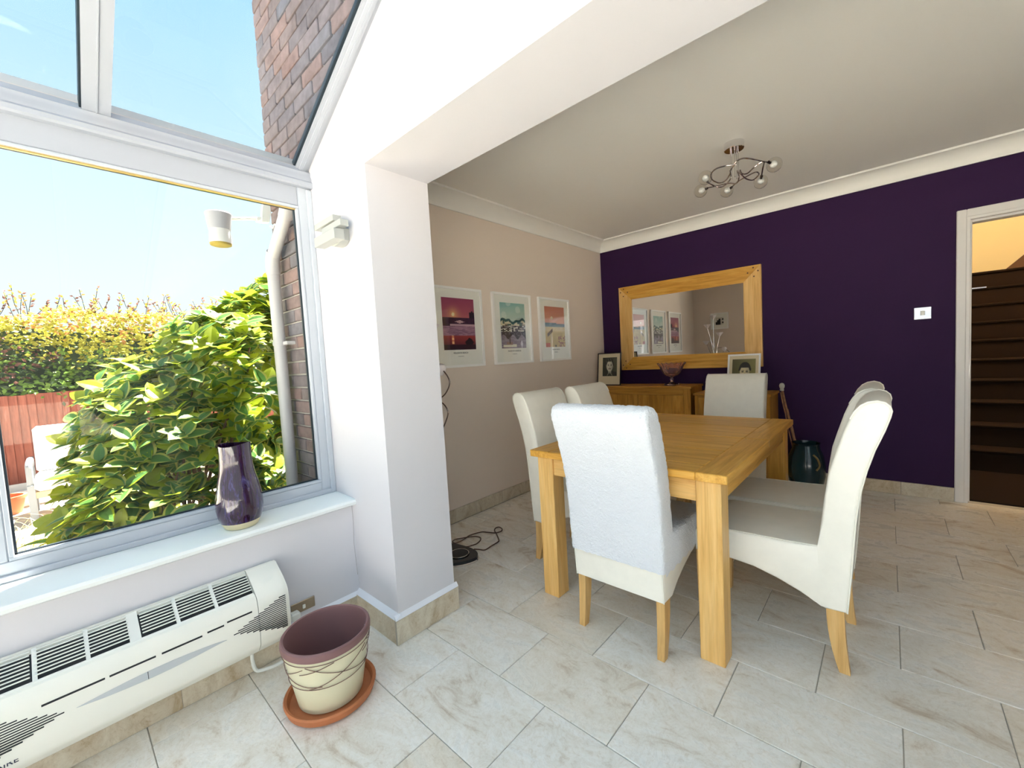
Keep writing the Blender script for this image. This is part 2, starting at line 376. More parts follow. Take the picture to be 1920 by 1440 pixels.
# ---- dining room walls
struct('wall_left', MB().box(XL-.14, XL, YB, YP+.1, -.02, 2.6), TAUPE, 'taupe painted left wall of the dining room with three pictures')
wb = MB().box(XL-.1, .397, YP, YP+.1, -.02, 2.6).box(.397, 1.25, YP, YP+.1, 2.035, 2.6).box(1.25, 3.3, YP, YP+.1, -.02, 2.6)
struct('wall_back', wb, PURPLE, 'dark aubergine purple back wall of the dining room')
struct('ceiling', MB().box(XL-.1, 3.3, YB-.01, YP+.1, ZC, ZC+.1), CEIL, 'flat off-white dining room ceiling', 'ceiling')
struct('wall_right', MB().box(3.2, 3.3, YB, YP+.1, -.02, 2.6), WHITE_WALL, 'white right wall of the dining room out of view')
# house wall between rooms: pier, lintel with roof-shaped top, pier on the right
RZ = lambda x: 2.21+.5*(x+2.13)
XRDG = .44; ZR = RZ(XRDG)
pier = MB().box(-1.945, -1.595, YF, YB, 0, 2.055)
pier.box(-2.456, -1.945, .99, YB, 0, 2.6)
pier.box(-2.12, -1.945, YF, .99, 0, 2.055)
pier.box(1.7, 3.3, YF, YB, 0, 2.055)
pl = [(-2.12, 2.055), (XR+.1, 2.055), (XR+.1, 2.21), (XRDG, ZR), (-2.12, 2.21)]
pier.prism([(a, b) for a, b in pl], 1, YF, YB)
struct('wall_front', pier, WHITE_WALL, 'white plaster wall with wide opening between conservatory and dining room')
# taupe lining on the dining side of that wall (seen in the mirror)
struct('wall_front_inner', MB().box(XL, -1.60, YB, YB+.004, .0, ZC).box(-1.60, 3.2, YB, YB+.004, 2.06, ZC), TAUPE, 'taupe dining room side of the wall beside the opening')
# dwarf wall + sill
struct('wall_window', MB().box(-2.20, XW, YS, YF+.03, -.02, .56), WHITE_WALL, 'pale dwarf wall below the long window with a heater')
struct('wall_crack', MB().tube([(XW, .925, .56), (XW, .926, .47), (XW, .921, .36), (XW, .927, .2)], .0008, 4), plain('crack', (.35, .32, .30), .9), 'thin settlement crack in wall corner under the sill', 'crack')
# sill board with rounded nose
sp_ = [(-2.125, .553), (-2.125, .590), (-1.925, .588), (-1.912, .584), (-1.907, .574), (-1.910, .562), (-1.920, .556), (-1.95, .553)]
struct('trim_1', MB().prism(sp_, 1, YS, .945), SILLM, 'glossy white window board below the big window', 'window sill')
# ---- window frame (uPVC), panes are parts
def win_frame():
    o = struct('window_1', MB().box(-2.16, XG, .865, YF+.02, .585, 2.11, .004), UPVC_BRIGHT, 'large white plastic framed conservatory window onto the garden', 'window')
    obj('frame_rail', MB().box(-2.16, XG, YS, .865, .585, .655, .004), UPVC_BRIGHT, o)
    obj('frame_rail', MB().box(-2.16, XG, YS, .865, 2.015, 2.11, .004), UPVC_DIM, o)
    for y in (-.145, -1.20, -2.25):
        obj('frame_post', MB().box(-2.16, XG, y-.075, y, .655, 2.015, .004), UPVC_BRIGHT, o)
    # stepped glazing beads
    bd = MB()
    for (y0, y1) in ((-.145, .865), (-1.20, -.22), (-2.25, -1.275)):
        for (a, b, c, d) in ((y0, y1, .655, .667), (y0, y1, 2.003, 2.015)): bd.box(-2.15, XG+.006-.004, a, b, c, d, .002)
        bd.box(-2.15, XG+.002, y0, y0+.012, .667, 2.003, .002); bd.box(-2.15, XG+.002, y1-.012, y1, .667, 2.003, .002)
    obj('glazing_bead', bd, UPVC_BRIGHT, o)
    obj('frame_moulding', MB().box(XG-.002, XG+.012, .905, .93, .59, 2.10, .003).box(XG-.002, XG+.010, YS, .93, .59, .612, .003), UPVC_BRIGHT, o)
    gk = MB()
    for (y0, y1) in ((-.133, .853), (-1.188, -.232), (-2.238, -1.287)):
        gk.box(-2.149, -2.137, y0, y1, .664, .672); gk.box(-2.149, -2.137, y0, y1, 1.998, 2.006); gk.box(-2.149, -2.137, y0-.003, y0+.006, .667, 2.003); gk.box(-2.149, -2.137, y1-.006, y1+.003, .667, 2.003)
    obj('gasket', gk, GASKET, o, 'black rubber gasket')
    for (y0, y1) in ((-.133, .853), (-1.188, -.232), (-2.238, -1.287)):
        obj('pane', MB().box(-2.147, -2.143, y0, y1, .667, 2.003), GLASS, o, 'clear glass')
    return o
win_frame()
obj('spacer_strip', MB().box(-2.136, -2.128, -.133, .853, 1.997, 2.003), BRASSY, bpy.data.objects['window_1'], 'brassy spacer bar')
# eaves beam: stepped profile running along Y
ev = [(-2.20, 2.105), (-2.095, 2.105), (-2.088, 2.112), (-2.088, 2.128), (-2.098, 2.138), (-2.098, 2.150), (-2.108, 2.166), (-2.108, 2.182), (-2.122, 2.196), (-2.130, 2.210), (-2.152, 2.206), (-2.20, 2.18)]
struct('trim_2', MB().prism(ev, 1, YS, YF), UPVC_DIM, 'ridged white eaves beam over the conservatory window', 'eaves beam')
# ---- glazed roof
def roofpt(x, y, d=0):  # d = distance above roof plane along normal
    nx, nz = -.4472, .8944
    z = RZ(x) if x <= XRDG else RZ(2*XRDG-x)
    if x > XRDG: nx = -nx
    return (x+nx*d, y, z+nz*d)
def slab(mb, xa, xb, y0, y1, d0, d1, mi=0):
    vs = [roofpt(xa, y0, d0), roofpt(xb, y0, d0), roofpt(xb, y1, d0), roofpt(xa, y1, d0), roofpt(xa, y0, d1), roofpt(xb, y0, d1), roofpt(xb, y1, d1), roofpt(xa, y1, d1)]
    return mb.add(vs, [(0, 3, 2, 1), (4, 5, 6, 7), (0, 1, 5, 4), (2, 3, 7, 6), (1, 2, 6, 5), (0, 4, 7, 3)], mi)
rt = thing('conservatory_roof', 'glazed conservatory roof with white glazing bars sloping up from the eaves beam', 'roof', (-.11, -1.1, 2.2)); rt['kind'] = 'structure'
ys_bars = [.147-.72*k for k in range(0, 5)]
XA, XB = -2.13, XRDG
for side in (0, 1):
    a, b_ = (XA, XB-.001) if side == 0 else (XB+.001, -XA+2*XRDG)
    m_ = MB(); slab(m_, a, b_, .872, .93, -.012, .03); slab(m_, a, b_, .884, .915, -.020, -.012); slab(m_, a, b_, .898, .903, -.024, -.020)
    obj('wall_bar', m_, UPVC_DIM, rt, 'white plastic bar along the plaster wall')
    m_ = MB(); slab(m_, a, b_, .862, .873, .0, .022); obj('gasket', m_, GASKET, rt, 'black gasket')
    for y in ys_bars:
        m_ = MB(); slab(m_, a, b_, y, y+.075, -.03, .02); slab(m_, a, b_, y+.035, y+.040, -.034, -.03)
        obj('glazing_bar', m_, UPVC_DIM, rt)
        m_ = MB(); slab(m_, a, b_, y-.006, y+.001, -.02, .02); obj('gasket', m_, GASKET, rt, 'black gasket')
    lims = [.865]+[y for y in ys_bars]
    for i in range(5):
        y1 = .865 if i == 0 else ys_bars[i-1]; y0 = ys_bars[i]+.075
        m_ = MB(); slab(m_, a, b_, y0, y1, .004, .010); obj('roof_pane', m_, ROOFG, rt, 'tinted roof glass')
m_ = MB(); m_.box(XRDG-.05, XRDG+.05, YS, .95, ZR-.03, ZR+.05, .01); obj('ridge', m_, UPVC_DIM, rt)
# far glazed sides (out of view, give the daylight)
far = MB().box(XR, XR+.15, YS, .93, -.02, .56).box(-2.2, XR+.15, YS-.15, YS, -.02, .56)
struct('wall_garden', far, WHITE_WALL, 'pale dwarf walls on the unseen sides of the conservatory')
w2 = struct('window_2', MB().box(XR, XR+.05, YS, .93, 2.02, 2.2).box(-2.16, XR, YS-.05, YS, 2.02, 2.2), UPVC_DIM, 'white framed conservatory windows behind the camera', 'window')
for y in (-3.2, -2.1, -1.0, .1, .86): obj('frame_post', MB().box(XR, XR+.05, y, y+.07, .56, 2.02, .004), UPVC_DIM, w2)
for x in (-2.16, -1.1, -.1, .9, 1.9, 2.93): obj('frame_post', MB().box(x, x+.07, YS-.05, YS, .56, 2.02, .004), UPVC_DIM, w2)
obj('pane', MB().box(XR+.02, XR+.024, YS, .93, .56, 2.02), GLASS, w2); obj('pane', MB().box(-2.16, XR, YS-.03, YS-.026, .56, 2.02), GLASS, w2)
# ---- skirting: travertine pieces
def skirt(name, axis, fixed, face, a, b, L, start, label, h=.105, t=.014):
    o = struct(name, MB().box(*( (min(fixed, fixed+face*(t-.002)), max(fixed, fixed+face*(t-.002)), a, b) if axis == 1 else (a, b, min(fixed, fixed+face*(t-.002)), max(fixed, fixed+face*(t-.002))) ), 0, h-.003), GROUT, label, 'skirting')
    p = start
    while p < b:
        q = p+L; c0, c1 = max(p, a), min(q, b)
        if c1-c0 > .01:
            lo, hi = sorted((fixed, fixed+face*t)); g = .001
            mb = MB().box(lo, hi, c0+g, c1-g, .001, h, .0015) if axis == 1 else MB().box(c0+g, c1-g, lo, hi, .001, h, .0015)
            obj('stone_piece', mb, TRAVS, o)
        p = q
    return o
skirt('baseboard_window', 1, XW, 1, -3.0, .93, .463, -3.0-.02, 'travertine skirting below the heater')
skirt('baseboard_pier', 0, YF, -1, XW, -1.595, .463, XW, 'travertine skirting across the face of the white pier', h=.11, t=.023)
skirt('baseboard_reveal', 1, -1.595, 1, YF-.023, YB+.014, .5, YF-.023, 'travertine skirting on the side of the white pier', h=.11)
skirt('baseboard_left', 1, XL, 1, YB, YP, .305, YB+.02, 'travertine skirting along the taupe wall', h=.10)
skirt('baseboard_back', 0, YP, -1, XL, .352, .305, .352-.305*10+.02, 'travertine skirting along the purple wall', h=.10)
obj('caulk', MB().prism([(YF-.023, .112), (YF, .112), (YF, .132)], 0, XW, -1.581), CAULK, bpy.data.objects['baseboard_pier'], 'white sealant line')
obj('caulk', MB().prism([(-1.581, .112), (-1.595, .112), (-1.595, .132)], 1, YF-.023, YB+.014), CAULK, bpy.data.objects['baseboard_reveal'], 'white sealant line')
obj('caulk', MB().prism([(XW+.014, .106), (XW, .106), (XW, .122)], 1, .3, .93), CAULK, bpy.data.objects['baseboard_window'], 'white sealant line')
# ---- cornice (cove)
def cove_prof(n=8, s=.10, e=.012):
    p = [(0, -s-e), (e, -s-e)]
    for i in range(n+1):
        a = pi/2*i/n; p.append((e+(s)*(1-cos(a)), -s-e+e*0+(s)*sin(a)))
    p += [(s+e+.004, 0), (0, 0)]; return p
cp = cove_prof()
struct('trim_3', MB().prism([(XL+a, ZC+b) for a, b in cp], 1, YB, YP), COVE, 'white curved cornice above the taupe wall', 'cornice')
struct('trim_4', MB().prism([(YP-a, ZC+b) for a, b in cp], 0, XL, 3.2), COVE, 'white curved cornice above the purple wall', 'cornice')
struct('trim_5', MB().prism([(YB+a, ZC+b) for a, b in cp], 0, XL, 3.2), COVE, 'white curved cornice above the opening', 'cornice')
# ---- doorway
d1 = struct('door_1', MB().box(.351, .400, YP-.018, YP, .0, 2.066, .004).box(.400, 1.25, YP-.018, YP, 2.012, 2.066, .004), GLOSS, 'white architrave and frame of the doorway to the stairs', 'door frame')
obj('lining', MB().box(.397, .418, YP-.012, YP+.12, 0, 2.02, .002).box(.418, 1.24, YP-.012, YP+.12, 1.996, 2.02, .002), GLOSS, d1)
obj('door_stop', MB().box(.418, .430, YP+.03, YP+.12, 0, 1.996, .002).box(.430, 1.24, YP+.03, YP+.12, 1.980, 1.996, .002), GLOSS, d1)
obj('strike_plate', MB().box(.4175, .4195, YP-.002, YP+.018, .92, 1.0), CHROME, d1, 'small metal strike plate')
# ---- hall and stairs
struct('hall_floor', MB().box(.2, 1.5, YP+.1, 5.42, -.05, .0), CARPET, 'dark brown carpet in the hall beyond the doorway', 'floor')
struct('wall_hall', MB().box(.18, .28, YP+.1, 8.9, -.02, 5).box(1.40, 1.5, YP+.1, 8.9, -.02, 5).box(.2, 1.5, 8.4, 8.5, -.02, 5).box(.2, 1.5, YP+.1, 8.5, 5, 5.1).box(.2, 1.5, YP+.1, YP+.2, 2.3, 5), YELW, 'warm yellow cream walls of the stairwell')
stt = thing('staircase', 'dark carpeted staircase rising beyond the doorway', 'stairs', (.85, 5.4, 0))
for k in range(10):
    y = 5.4+.2*(k); z = .19*(k+1)
    pr = [(y, z-.19), (y, z-.03), (y-.018, z-.022), (y-.022, z-.008), (y-.012, z), (y+.23, z), (y+.23, z-.19)]
    if k == 9: pr[-2:] = [(y+1.1, z), (y+1.1, z-.19)]
    s_ = obj('step', MB().prism(pr, 0, .285, 1.395), CARPET, stt)
obj('nosing_strip', MB().box(.55, .80, 6.975, 6.985, 1.700, 1.716, .002), CHROME, stt, 'bright metal strip on one stair edge')
hl = bpy.data.lights.new('stair_lamp', 'POINT'); hl.energy = 14; hl.color = (1, .90, .70); hl.shadow_soft_size = .12
ho = bpy.data.objects.new('stair_lamp', hl); COL.objects.link(ho); ho.location = (.85, 4.75, 4.3)
struct('trim_6', MB().prism([(1.02, 1.905), (1.40, 1.905), (1.40, 2.30)], 1, 8.30, 8.39), plain('brown_wedge', (.12, .05, .02), .6), 'dark brown stair stringer rising to the right at stair top', 'wedge')  # dark brown triangular wedge rising to the right
# ================================================================== HOUSE OUTSIDE
hw = struct('wall_outside', MB().box(-2.72, -2.60, .962, 7.6, -.1, 5.0).box(-2.60, 3.4, .962, .985, ZR, 5.0).prism([(-2.60, -.1), (-2.125, -.1), (-2.125, 2.2), (XRDG, ZR+.01), (XRDG, 5.0), (-2.60, 5.0)], 1, .962, .985).prism([(XRDG, ZR+.01), (XR+.15, 2.2), (3.4, 2.2), (3.4, 5.0), (XRDG, 5.0)], 1, .962, .985).box(3.3, 3.4, .962, 7.6, -.1, 5.0), MORTAR, 'brick outer wall of the house beside the conservatory')
struct('house_roof', MB().prism([(.75, 4.95), (9.2, 4.95), (4.9, 6.6)], 0, -2.95, 3.7), plain('roof_tile', (.12, .07, .05), .8), 'tiled roof of the house above', 'roof')
struct('wall_upper', MB().box(XL-.1, .18, YP+.1, YP+.2, 2.6, 5.2).box(1.5, 3.3, YP+.1, YP+.2, 2.6, 5.2), MORTAR, 'upper inner wall of the house out of view')
farb = MB(); bn = 0; cand = []
for ci in range(0, 66):
    z0 = .01+ci*.0745
    off = .1125 if ci % 2 else 0
    for k in range(0, 28):
        x0 = -2.72+k*.225-off; x1 = x0+.215
        x0 = max(x0, -2.722); x1 = min(x1, 3.4)
        if z0 < 2.2 and x0 < -2.125 < x1: x1 = -2.127
        if x1-x0 < .02: continue
        xc, zc_ = (x0+x1)/2, z0+.032
        inside_cons = (-2.13 < xc < 3.1) and zc_ < (RZ(xc) if xc < XRDG else RZ(2*XRDG-xc))
        if inside_cons: continue
        d = Vector((xc, .955, zc_-H)); vx, vy, vz = CR.dot(d), CD.dot(d), CF.dot(d)
        px, py = 960+FPX*vx/max(vz, .01), 720+FPX*vy/max(vz, .01)
        v = vz > .1 and -40 < px < 760 and -60 < py < 960
        cand.append((not v, xc*xc+zc_*zc_*.01, x0, x1, z0))
cand.sort()
for i, (nv_, d_, x0, x1, z0) in enumerate(cand):
    pr_ = random.uniform(.0, .004)
    if not nv_ and bn < 298: obj('brick', MB().box(x0, x1, .950-pr_, .975, z0, z0+.064, .003), BRICK, hw); bn += 1
    else: farb.box(x0, x1, .950-pr_, .975, z0, z0+.064, .0)
obj('brickwork', farb, BRICK2, hw, kind='stuff')
# ground
struct('ground', MB().box(-40, 40, -40, 1.0, -.12, -.06).box(-40, -2.6, 1.0, 30, -.12, -.06), PAVE, 'sun-bleached pale paving of the garden', 'ground')
# ---- downpipe
dp = thing('downpipe', 'white plastic downpipe with swan neck beside the window outside', 'downpipe', (-2.61, .895, -.05))
obj('pipe', MB().tube([(-2.605, .895, -.06), (-2.612, .895, 1.80)], .032, 20), PIPEW, dp)
obj('pipe_socket', MB().tube([(-2.612, .895, 1.775), (-2.612, .895, 1.82), (-2.600, .895, 1.865), (-2.575, .895, 1.895)], .0365, 20), PIPEW, dp)
obj('offset_pipe', MB().tube([(-2.59, .895, 1.875), (-2.34, .895, 2.06)], .032, 20), PIPEW, dp)
obj('pipe_socket', MB().tube([(-2.365, .895, 2.035), (-2.325, .895, 2.075), (-2.315, .895, 2.11), (-2.315, .895, 2.24)], .0365, 20), PIPEW, dp)
obj('pipe_clip', MB().tube([(-2.61, .895, 1.37), (-2.61, .895, 1.395)], .036, 20).box(-2.58, -2.52, .90, .950, 1.372, 1.392, .003), PIPEW, dp)
obj('pipe_clip', MB().tube([(-2.605, .895, .35), (-2.605, .895, .375)], .036, 20).box(-2.58, -2.52, .90, .950, .352, .372, .003), PIPEW, dp)
gt = []
for i in range(9): a = pi*i/8; gt.append((-2.315-.055*cos(a), 2.30-.055*sin(a)))
gt += [(-2.315+.050*cos(pi*i/8), 2.30-.050*sin(pi*i/8)) for i in range(9)]
tag(obj('gutter', MB().prism(gt, 1, YS, .94), PIPEW), 'white half-round gutter outside above the window', 'gutter')
# ---- outdoor bulkhead lamp on arm
ol = thing('outdoor_lamp', 'white outdoor lamp with algae-stained glass on a wall arm', 'lamp', (-2.74, .70, 1.9))
obj('arm', MB().tube([(-2.74, .73, 2.09), (-2.74, .85, 2.115), (-2.735, .88, 2.118)], .009, 10).tube([(-2.735, .87, 2.112), (-2.735, .905, 2.122)], .016, 10), WPLAST, ol)
obj('wall_bracket', MB().prism([(.895, 2.10), (.935, 2.105), (.948, 2.16), (.948, 2.26), (.925, 2.26), (.905, 2.18)], 0, -2.75, -2.715), WPLAST, ol)
obj('lamp_cap', MB().lathe([(.052, 2.020), (.054, 2.03), (.060, 2.085), (.064, 2.105), (.060, 2.110), (.0, 2.112)], (-2.74, .685, 0), 28), plain('weathered_grey', (.34, .34, .37), .6), ol)
obj('glass_shade', MB().lathe([(.050, 2.022), (.051, 1.99), (.053, 1.955), (.052, 1.945)], (-2.74, .685, 0), 28), OPAL, ol)
obj('stain', MB().lathe([(.0525, 1.946), (.050, 1.936), (.040, 1.932), (.001, 1.931)], (-2.74, .685, 0), 28), ALGAE, ol, 'yellow green algae on the lamp bottom')
obj('cable', MB().tube(smooth([(-2.735, .945, 2.09), (-2.70, .946, 2.07), (-2.67, .946, 2.085), (-2.64, .946, 2.06), (-2.60, .946, 2.06), (-2.50, .946, 2.058)]), .004, 6), WPLAST, ol)
# ================================================================== GARDEN
gz = -.06
# fence of featheredge boards
fx = -7.2
fn_ = thing('garden_fence', 'red-brown featheredge board fence below the hedge', 'fence', (fx, .8, gz))
k = 0; y = -3.2
while y < 4.6:
    zt = 1.13+.012*sin(y*2)
    obj('board', MB().prism([(fx, y), (fx+.006, y), (fx+.020, y+.074), (fx, y+.074)], 2, .12, zt+random.uniform(-.006, .006)), FENCE, fn_); y += .066
for y in (-1.6, .28, 2.1, 4.0): obj('post', MB().box(fx+.01, fx+.09, y, y+.08, gz, 1.26, .004), FENCE, fn_)
obj('gravel_board', MB().box(fx-.02, fx+.03, -3.2, 4.6, gz, .14), KERB, fn_)
tag(obj('stone_kerb', MB().box(-6.95, -6.8, -3, 4.5, gz, .10, .01), KERB), 'pale low stone edging in front of the fence', 'kerb')
kp = onz(60, 966, -.02)
tag(obj('patio_kerb', MB().box(-4.95, -4.75, -3, .9, gz, .0, .01), KERB), 'pale stone kerb crossing behind the straw grass', 'kerb')
tag(obj('garden_bed', MB().box(-4.7, -2.25, -1.6, .95, gz, -.03, .02), SOIL), 'bed of soil and straw litter under the window shrub', 'flower bed')
tag(obj('clay_planter', MB().lathe([(.10, .0), (.13, .15), (.145, .15), (.145, .18), (.12, .18), (.10, .04), (0, .04)], (-6.6, -.42, gz), 28), TERRA), 'terracotta planter partly seen at the foot of the fence', 'plant pot')
# garden chair
gc = thing('garden_chair', 'grey metal garden armchair with white cushions by the fence', 'garden chair', (-6.2, .08, gz))
def gbar(a, b, r=.02): return MB().tube([a, b], r, 8)
cx, cy = -6.2, .08; yl, yr = cy-.30, cy+.34
for yy in (yl, yr):
    obj('arm', MB().tube(smooth([(cx+.30, yy, .02), (cx+.30, yy, .42), (cx+.27, yy, .49), (cx+.15, yy, .50), (cx-.12, yy, .49), (cx-.26, yy, .42)]), .024, 8), GREYMET, gc)
    obj('leg', MB().box(cx+.28, cx+.33, yy-.025, yy+.025, gz, .3, .004), GREYMET, gc)
    obj('leg', MB().box(cx-.30, cx-.25, yy-.02, yy+.02, gz, .5, .004), GREYMET, gc)
obj('seat_frame', MB().box(cx-.3, cx+.32, yl, yr, .17, .23, .005), TEAK, gc)
def cushion(x0, x1, y0, y1, z0, z1):
    return MB().box(x0, x1, y0, y1, z0, z1, .03)
obj('seat_cushion', cushion(cx-.25, cx+.36, yl+.02, yr-.02, .235, .35), CUSH, gc)
bc = MB().box(-.06, .06, yl+.03, yr-.03, .0, .46, .03); bc.v = [(cx-.22+v[0]-v[2]*.22, v[1], .34+v[2]) for v in bc.v]
obj('back_cushion', bc, CUSH, gc)
# ---- leaf mesh
def leaf_mb(L=.1, W=.045, curl=.15, fold=.25):
    """variegated leaf: inner green blade, outer yellow margin, 24 faces"""
    mb = MB(); N = 5; st = [i/N for i in range(N+1)]
    for s_ in (-1, 1):
        inn = []; mid = []; out = []
        for t in st:
            wdt = W/2*sin(pi*min(1, t*.94+.06)**.85)**.8 if t < 1 else 0
            zc = -curl*L*t*t
            mid.append((t*L, 0, zc)); inn.append((t*L*.97, s_*wdt*.68, zc+fold*wdt*.68)); out.append((t*L, s_*wdt, zc+fold*wdt*.8))
        for i in range(N):
            mb.add([mid[i], mid[i+1], inn[i+1], inn[i]], [(0, 1, 2, 3)], 0)
            mb.add([inn[i], inn[i+1], out[i+1], out[i]], [(0, 1, 2, 3)], 1)
    return mb
def small_leaf(mb, p, d, up, L, W, mi):
    d = d.normalized(); s_ = d.cross(up); s_ = s_.normalized() if s_.length > 1e-4 else Vector((1, 0, 0)); nrm = s_.cross(d)
    a = p; b_ = p+d*L*.5+s_*W*.5+nrm*.1*L; c = p+d*L; e = p+d*L*.5-s_*W*.5+nrm*.1*L
    mb.add([a, b_, c, e], [(0, 1, 2), (0, 2, 3)], mi)
# ---- variegated shrub by the window
rnd = random.Random(11)
bush = thing('variegated_shrub', 'large variegated green and yellow shrub right outside the window', 'shrub', (-3.05, .5, gz))
blobs = [((-3.15, .50, .62), (.55, .46, .62)), ((-3.2, .78, 1.12), (.50, .36, .50)), ((-3.0, .20, .50), (.42, .22, .42)), ((-2.85, .42, .36), (.42, .50, .36)), ((-3.35, .35, .95), (.40, .24, .35)), ((-3.3, .90, 1.45), (.32, .22, .26)), ((-2.95, .72, .45), (.3, .2, .45)), ((-3.45, 1.15, .8), (.42, .32, .80)), ((-3.45, 1.2, 1.45), (.35, .3, .42))]
def blob_pt():
    while True:
        bi = rnd.choices(range(len(blobs)), [b[1][0]*b[1][1]+b[1][2]*b[1][1] for b in blobs])[0]; (c, r) = blobs[bi]
        v = Vector((rnd.gauss(0, 1), rnd.gauss(0, 1), rnd.gauss(0, 1))).normalized()
        p = Vector((c[0]+r[0]*v.x, c[1]+r[1]*v.y, c[2]+r[2]*v.z)); n_ = Vector((v.x/r[0], v.y/r[1], v.z/r[2])).normalized()
        if (p.y > .83 and p.x > -2.95) or p.z < .0 or p.x > -2.27: continue
        if p.y < .14 and p.z < .55 and p.x > -3.0 and rnd.random() < .9: continue
        ins = 0
        for (c2, r2) in blobs:
            q = ((p.x-c2[0])/r2[0])**2+((p.y-c2[1])/r2[1])**2+((p.z-c2[2])/r2[2])**2
            if q < .80: ins = 1; break
        if ins and rnd.random() > .12: continue
        return p, n_
ros = []
for i in range(1250):
    p, n_ = blob_pt(); 
    up = (n_*.75+Vector((0, 0, .8))+Vector((rnd.uniform(-.4, .4), rnd.uniform(-.4, .4), rnd.uniform(-.2, .3)))).normalized()
    ros.append((p+n_*rnd.uniform(-.08, .06), up))
leaves = []
for p, up in ros:
    t = up.orthogonal().normalized(); ph = rnd.uniform(0, 6.3); nl = rnd.choice((5, 6, 7))
    for j in range(nl):
        a = ph+2*pi*j/nl+rnd.uniform(-.25, .25); d = (t*cos(a)+up.cross(t)*sin(a)); tilt = rnd.uniform(.15, .75)
        d = (d*cos(tilt)+up*sin(tilt)).normalized(); s_ = up.cross(d).normalized(); nn = d.cross(s_)
        L = rnd.uniform(.85, 1.45)
        leaves.append((p+up*rnd.uniform(-.02, .01), d, s_, nn, L, rnd.random()))
# camera-facing near leaves become parts, the rest one stuff mesh
sun_n = SUN_DIR.normalized()
def lkey(l):
    p = l[0]; return (p-Vector((0, 0, H))).length/l[4]+(.25 if p.z < .45 and p.x > -2.6 else 0)
leaves.sort(key=lkey)
LM = []
for i, (W_, cu, mats) in enumerate([(.052, .15, (LF_G, LF_Y)), (.058, .25, (LF_G, LF_Y)), (.055, .1, (LF_N, LF_N)), (.048, .3, (LF_G, LF_N))]):
    LM.append((leaf_mb(.088, W_, cu), mats))
protos = [mb.mesh('leaf', mats, (0, 0, 0), 60) for mb, mats in LM]
bo = WO[bush.name]; allm = MB()
for i, (p, d, s_, nn, L, q) in enumerate(leaves):
    hi = p.z > .9 or p.y < .12
    kind = 2 if q < (.38 if hi else .20) else (0 if q < .6 else (1 if q < .85 else 3))
    if i % 9 == 0 and i < 2700:
        o = bpy.data.objects.new('leaf', protos[kind]); COL.objects.link(o); o.parent = bush
        o.matrix_local = Matrix.Translation(p-bo) @ Matrix((d, s_, nn)).transposed().to_4x4() @ Matrix.Scale(L, 4)
    else:
        mb, mats = LM[kind]; mo = {0: (0, 1), 1: (0, 1), 2: (2, 2), 3: (0, 2)}[kind]
        base = len(allm.v); allm.v += [tuple(p+(d*v[0]+s_*v[1]+nn*v[2])*L) for v in mb.v]
        allm.f += [tuple(x+base for x in f) for f in mb.f]; allm.m += [mo[x] for x in mb.m]
obj('foliage', allm, [LF_G, LF_Y, LF_N], bush, ang=60, kind='stuff')
br = MB()
for i in range(26):
    p, n_ = blob_pt(); b0 = Vector((-3.1+rnd.uniform(-.12, .12), .5+rnd.uniform(-.15, .15), gz)); mid = b0.lerp(p, .5)+Vector((0, 0, .15))
    br.tube(smooth([b0, mid, p]), [.014-.010*k/12 for k in range(13)], 5)
obj('branch', br, TWIG, bush, kind='stuff')
inner = MB()
for (c, r) in blobs: inner.lathe([(r[0]*.72*sin(pi*i/8)+.001, -r[2]*.72*cos(pi*i/8)) for i in range(9)], c, 14, rf=None)
iv = []
# ---- hedge above fence
rnd = random.Random(5)
hd = thing('hedge', 'tall clipped hedge over the fence with yellow and orange tips', 'hedge', (-7.6, 1.0, gz))
hm = MB()
for i in range(15000):
    y = rnd.uniform(-2.2, 4.2); top = 2.05+.05*sin(y*3.1)+.04*sin(y*7.7)
    u = rnd.random()
    if u < .72: z = 1.02+(top-1.02)*rnd.random()**.8; x = -7.28+.10*sin(y*5+z*7)+.06*sin(z*13+y*3)-rnd.random()**2*.25; nv = Vector((1, rnd.uniform(-.6, .6), rnd.uniform(-.1, .9)))
    else: z = top+rnd.uniform(-.06, .05); x = -7.3-rnd.random()*.9; nv = Vector((rnd.uniform(-.3, .8), rnd.uniform(-.5, .5), 1))
    if z < 1.16+.05*sin(y*4) and rnd.random() < .4: continue
    d = Vector((rnd.uniform(-.2, 1), rnd.uniform(-1, 1), rnd.uniform(-.6, .5)))
    h = (z-1.0)/1.05+rnd.uniform(-.16, .16)+.08*sin(y*3)
    mi = 0 if h < .56 else (1 if h < .86 else (2 if rnd.random() < .40 else 1))
    if h < .5 and rnd.random() < .28: mi = 3
    if y < -.05+.2*sin(z*9) and .25 < h < .62 and rnd.random() < .7: mi = 4 if rnd.random() < .5 else 3
    small_leaf(hm, Vector((x, y, z)), d, nv, rnd.uniform(.045, .08), rnd.uniform(.03, .05), mi)
obj('foliage', hm, HG, hd, ang=0, kind='stuff')
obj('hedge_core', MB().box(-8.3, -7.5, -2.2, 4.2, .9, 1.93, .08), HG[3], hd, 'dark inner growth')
tw = MB()
for i in range(150):
    y = rnd.uniform(-1.4, 3.8); x = -7.4-rnd.random()*.6; h = rnd.uniform(.10, .34); p0 = Vector((x, y, 2.0)); lean = Vector((rnd.uniform(-.1, .1), rnd.uniform(-.16, .16), h+.06))
    pts = smooth([p0, p0+lean*.5+Vector((0, rnd.uniform(-.02, .02), 0)), p0+lean]); tw.tube(pts, .003, 4, mi=3)
    for j in range(9):
        t = .25+.75*j/8; q = p0+lean*t; small_leaf(tw, q, Vector((rnd.uniform(-1, 1), rnd.uniform(-1, 1), rnd.uniform(.0, .8))), Vector((1, 0, .3)), .05, .026, rnd.choice((2, 4, 4, 1)))
obj('top_shoots', tw, HG, hd, 'loose coppery shoots above the hedge', ang=0, kind='stuff')
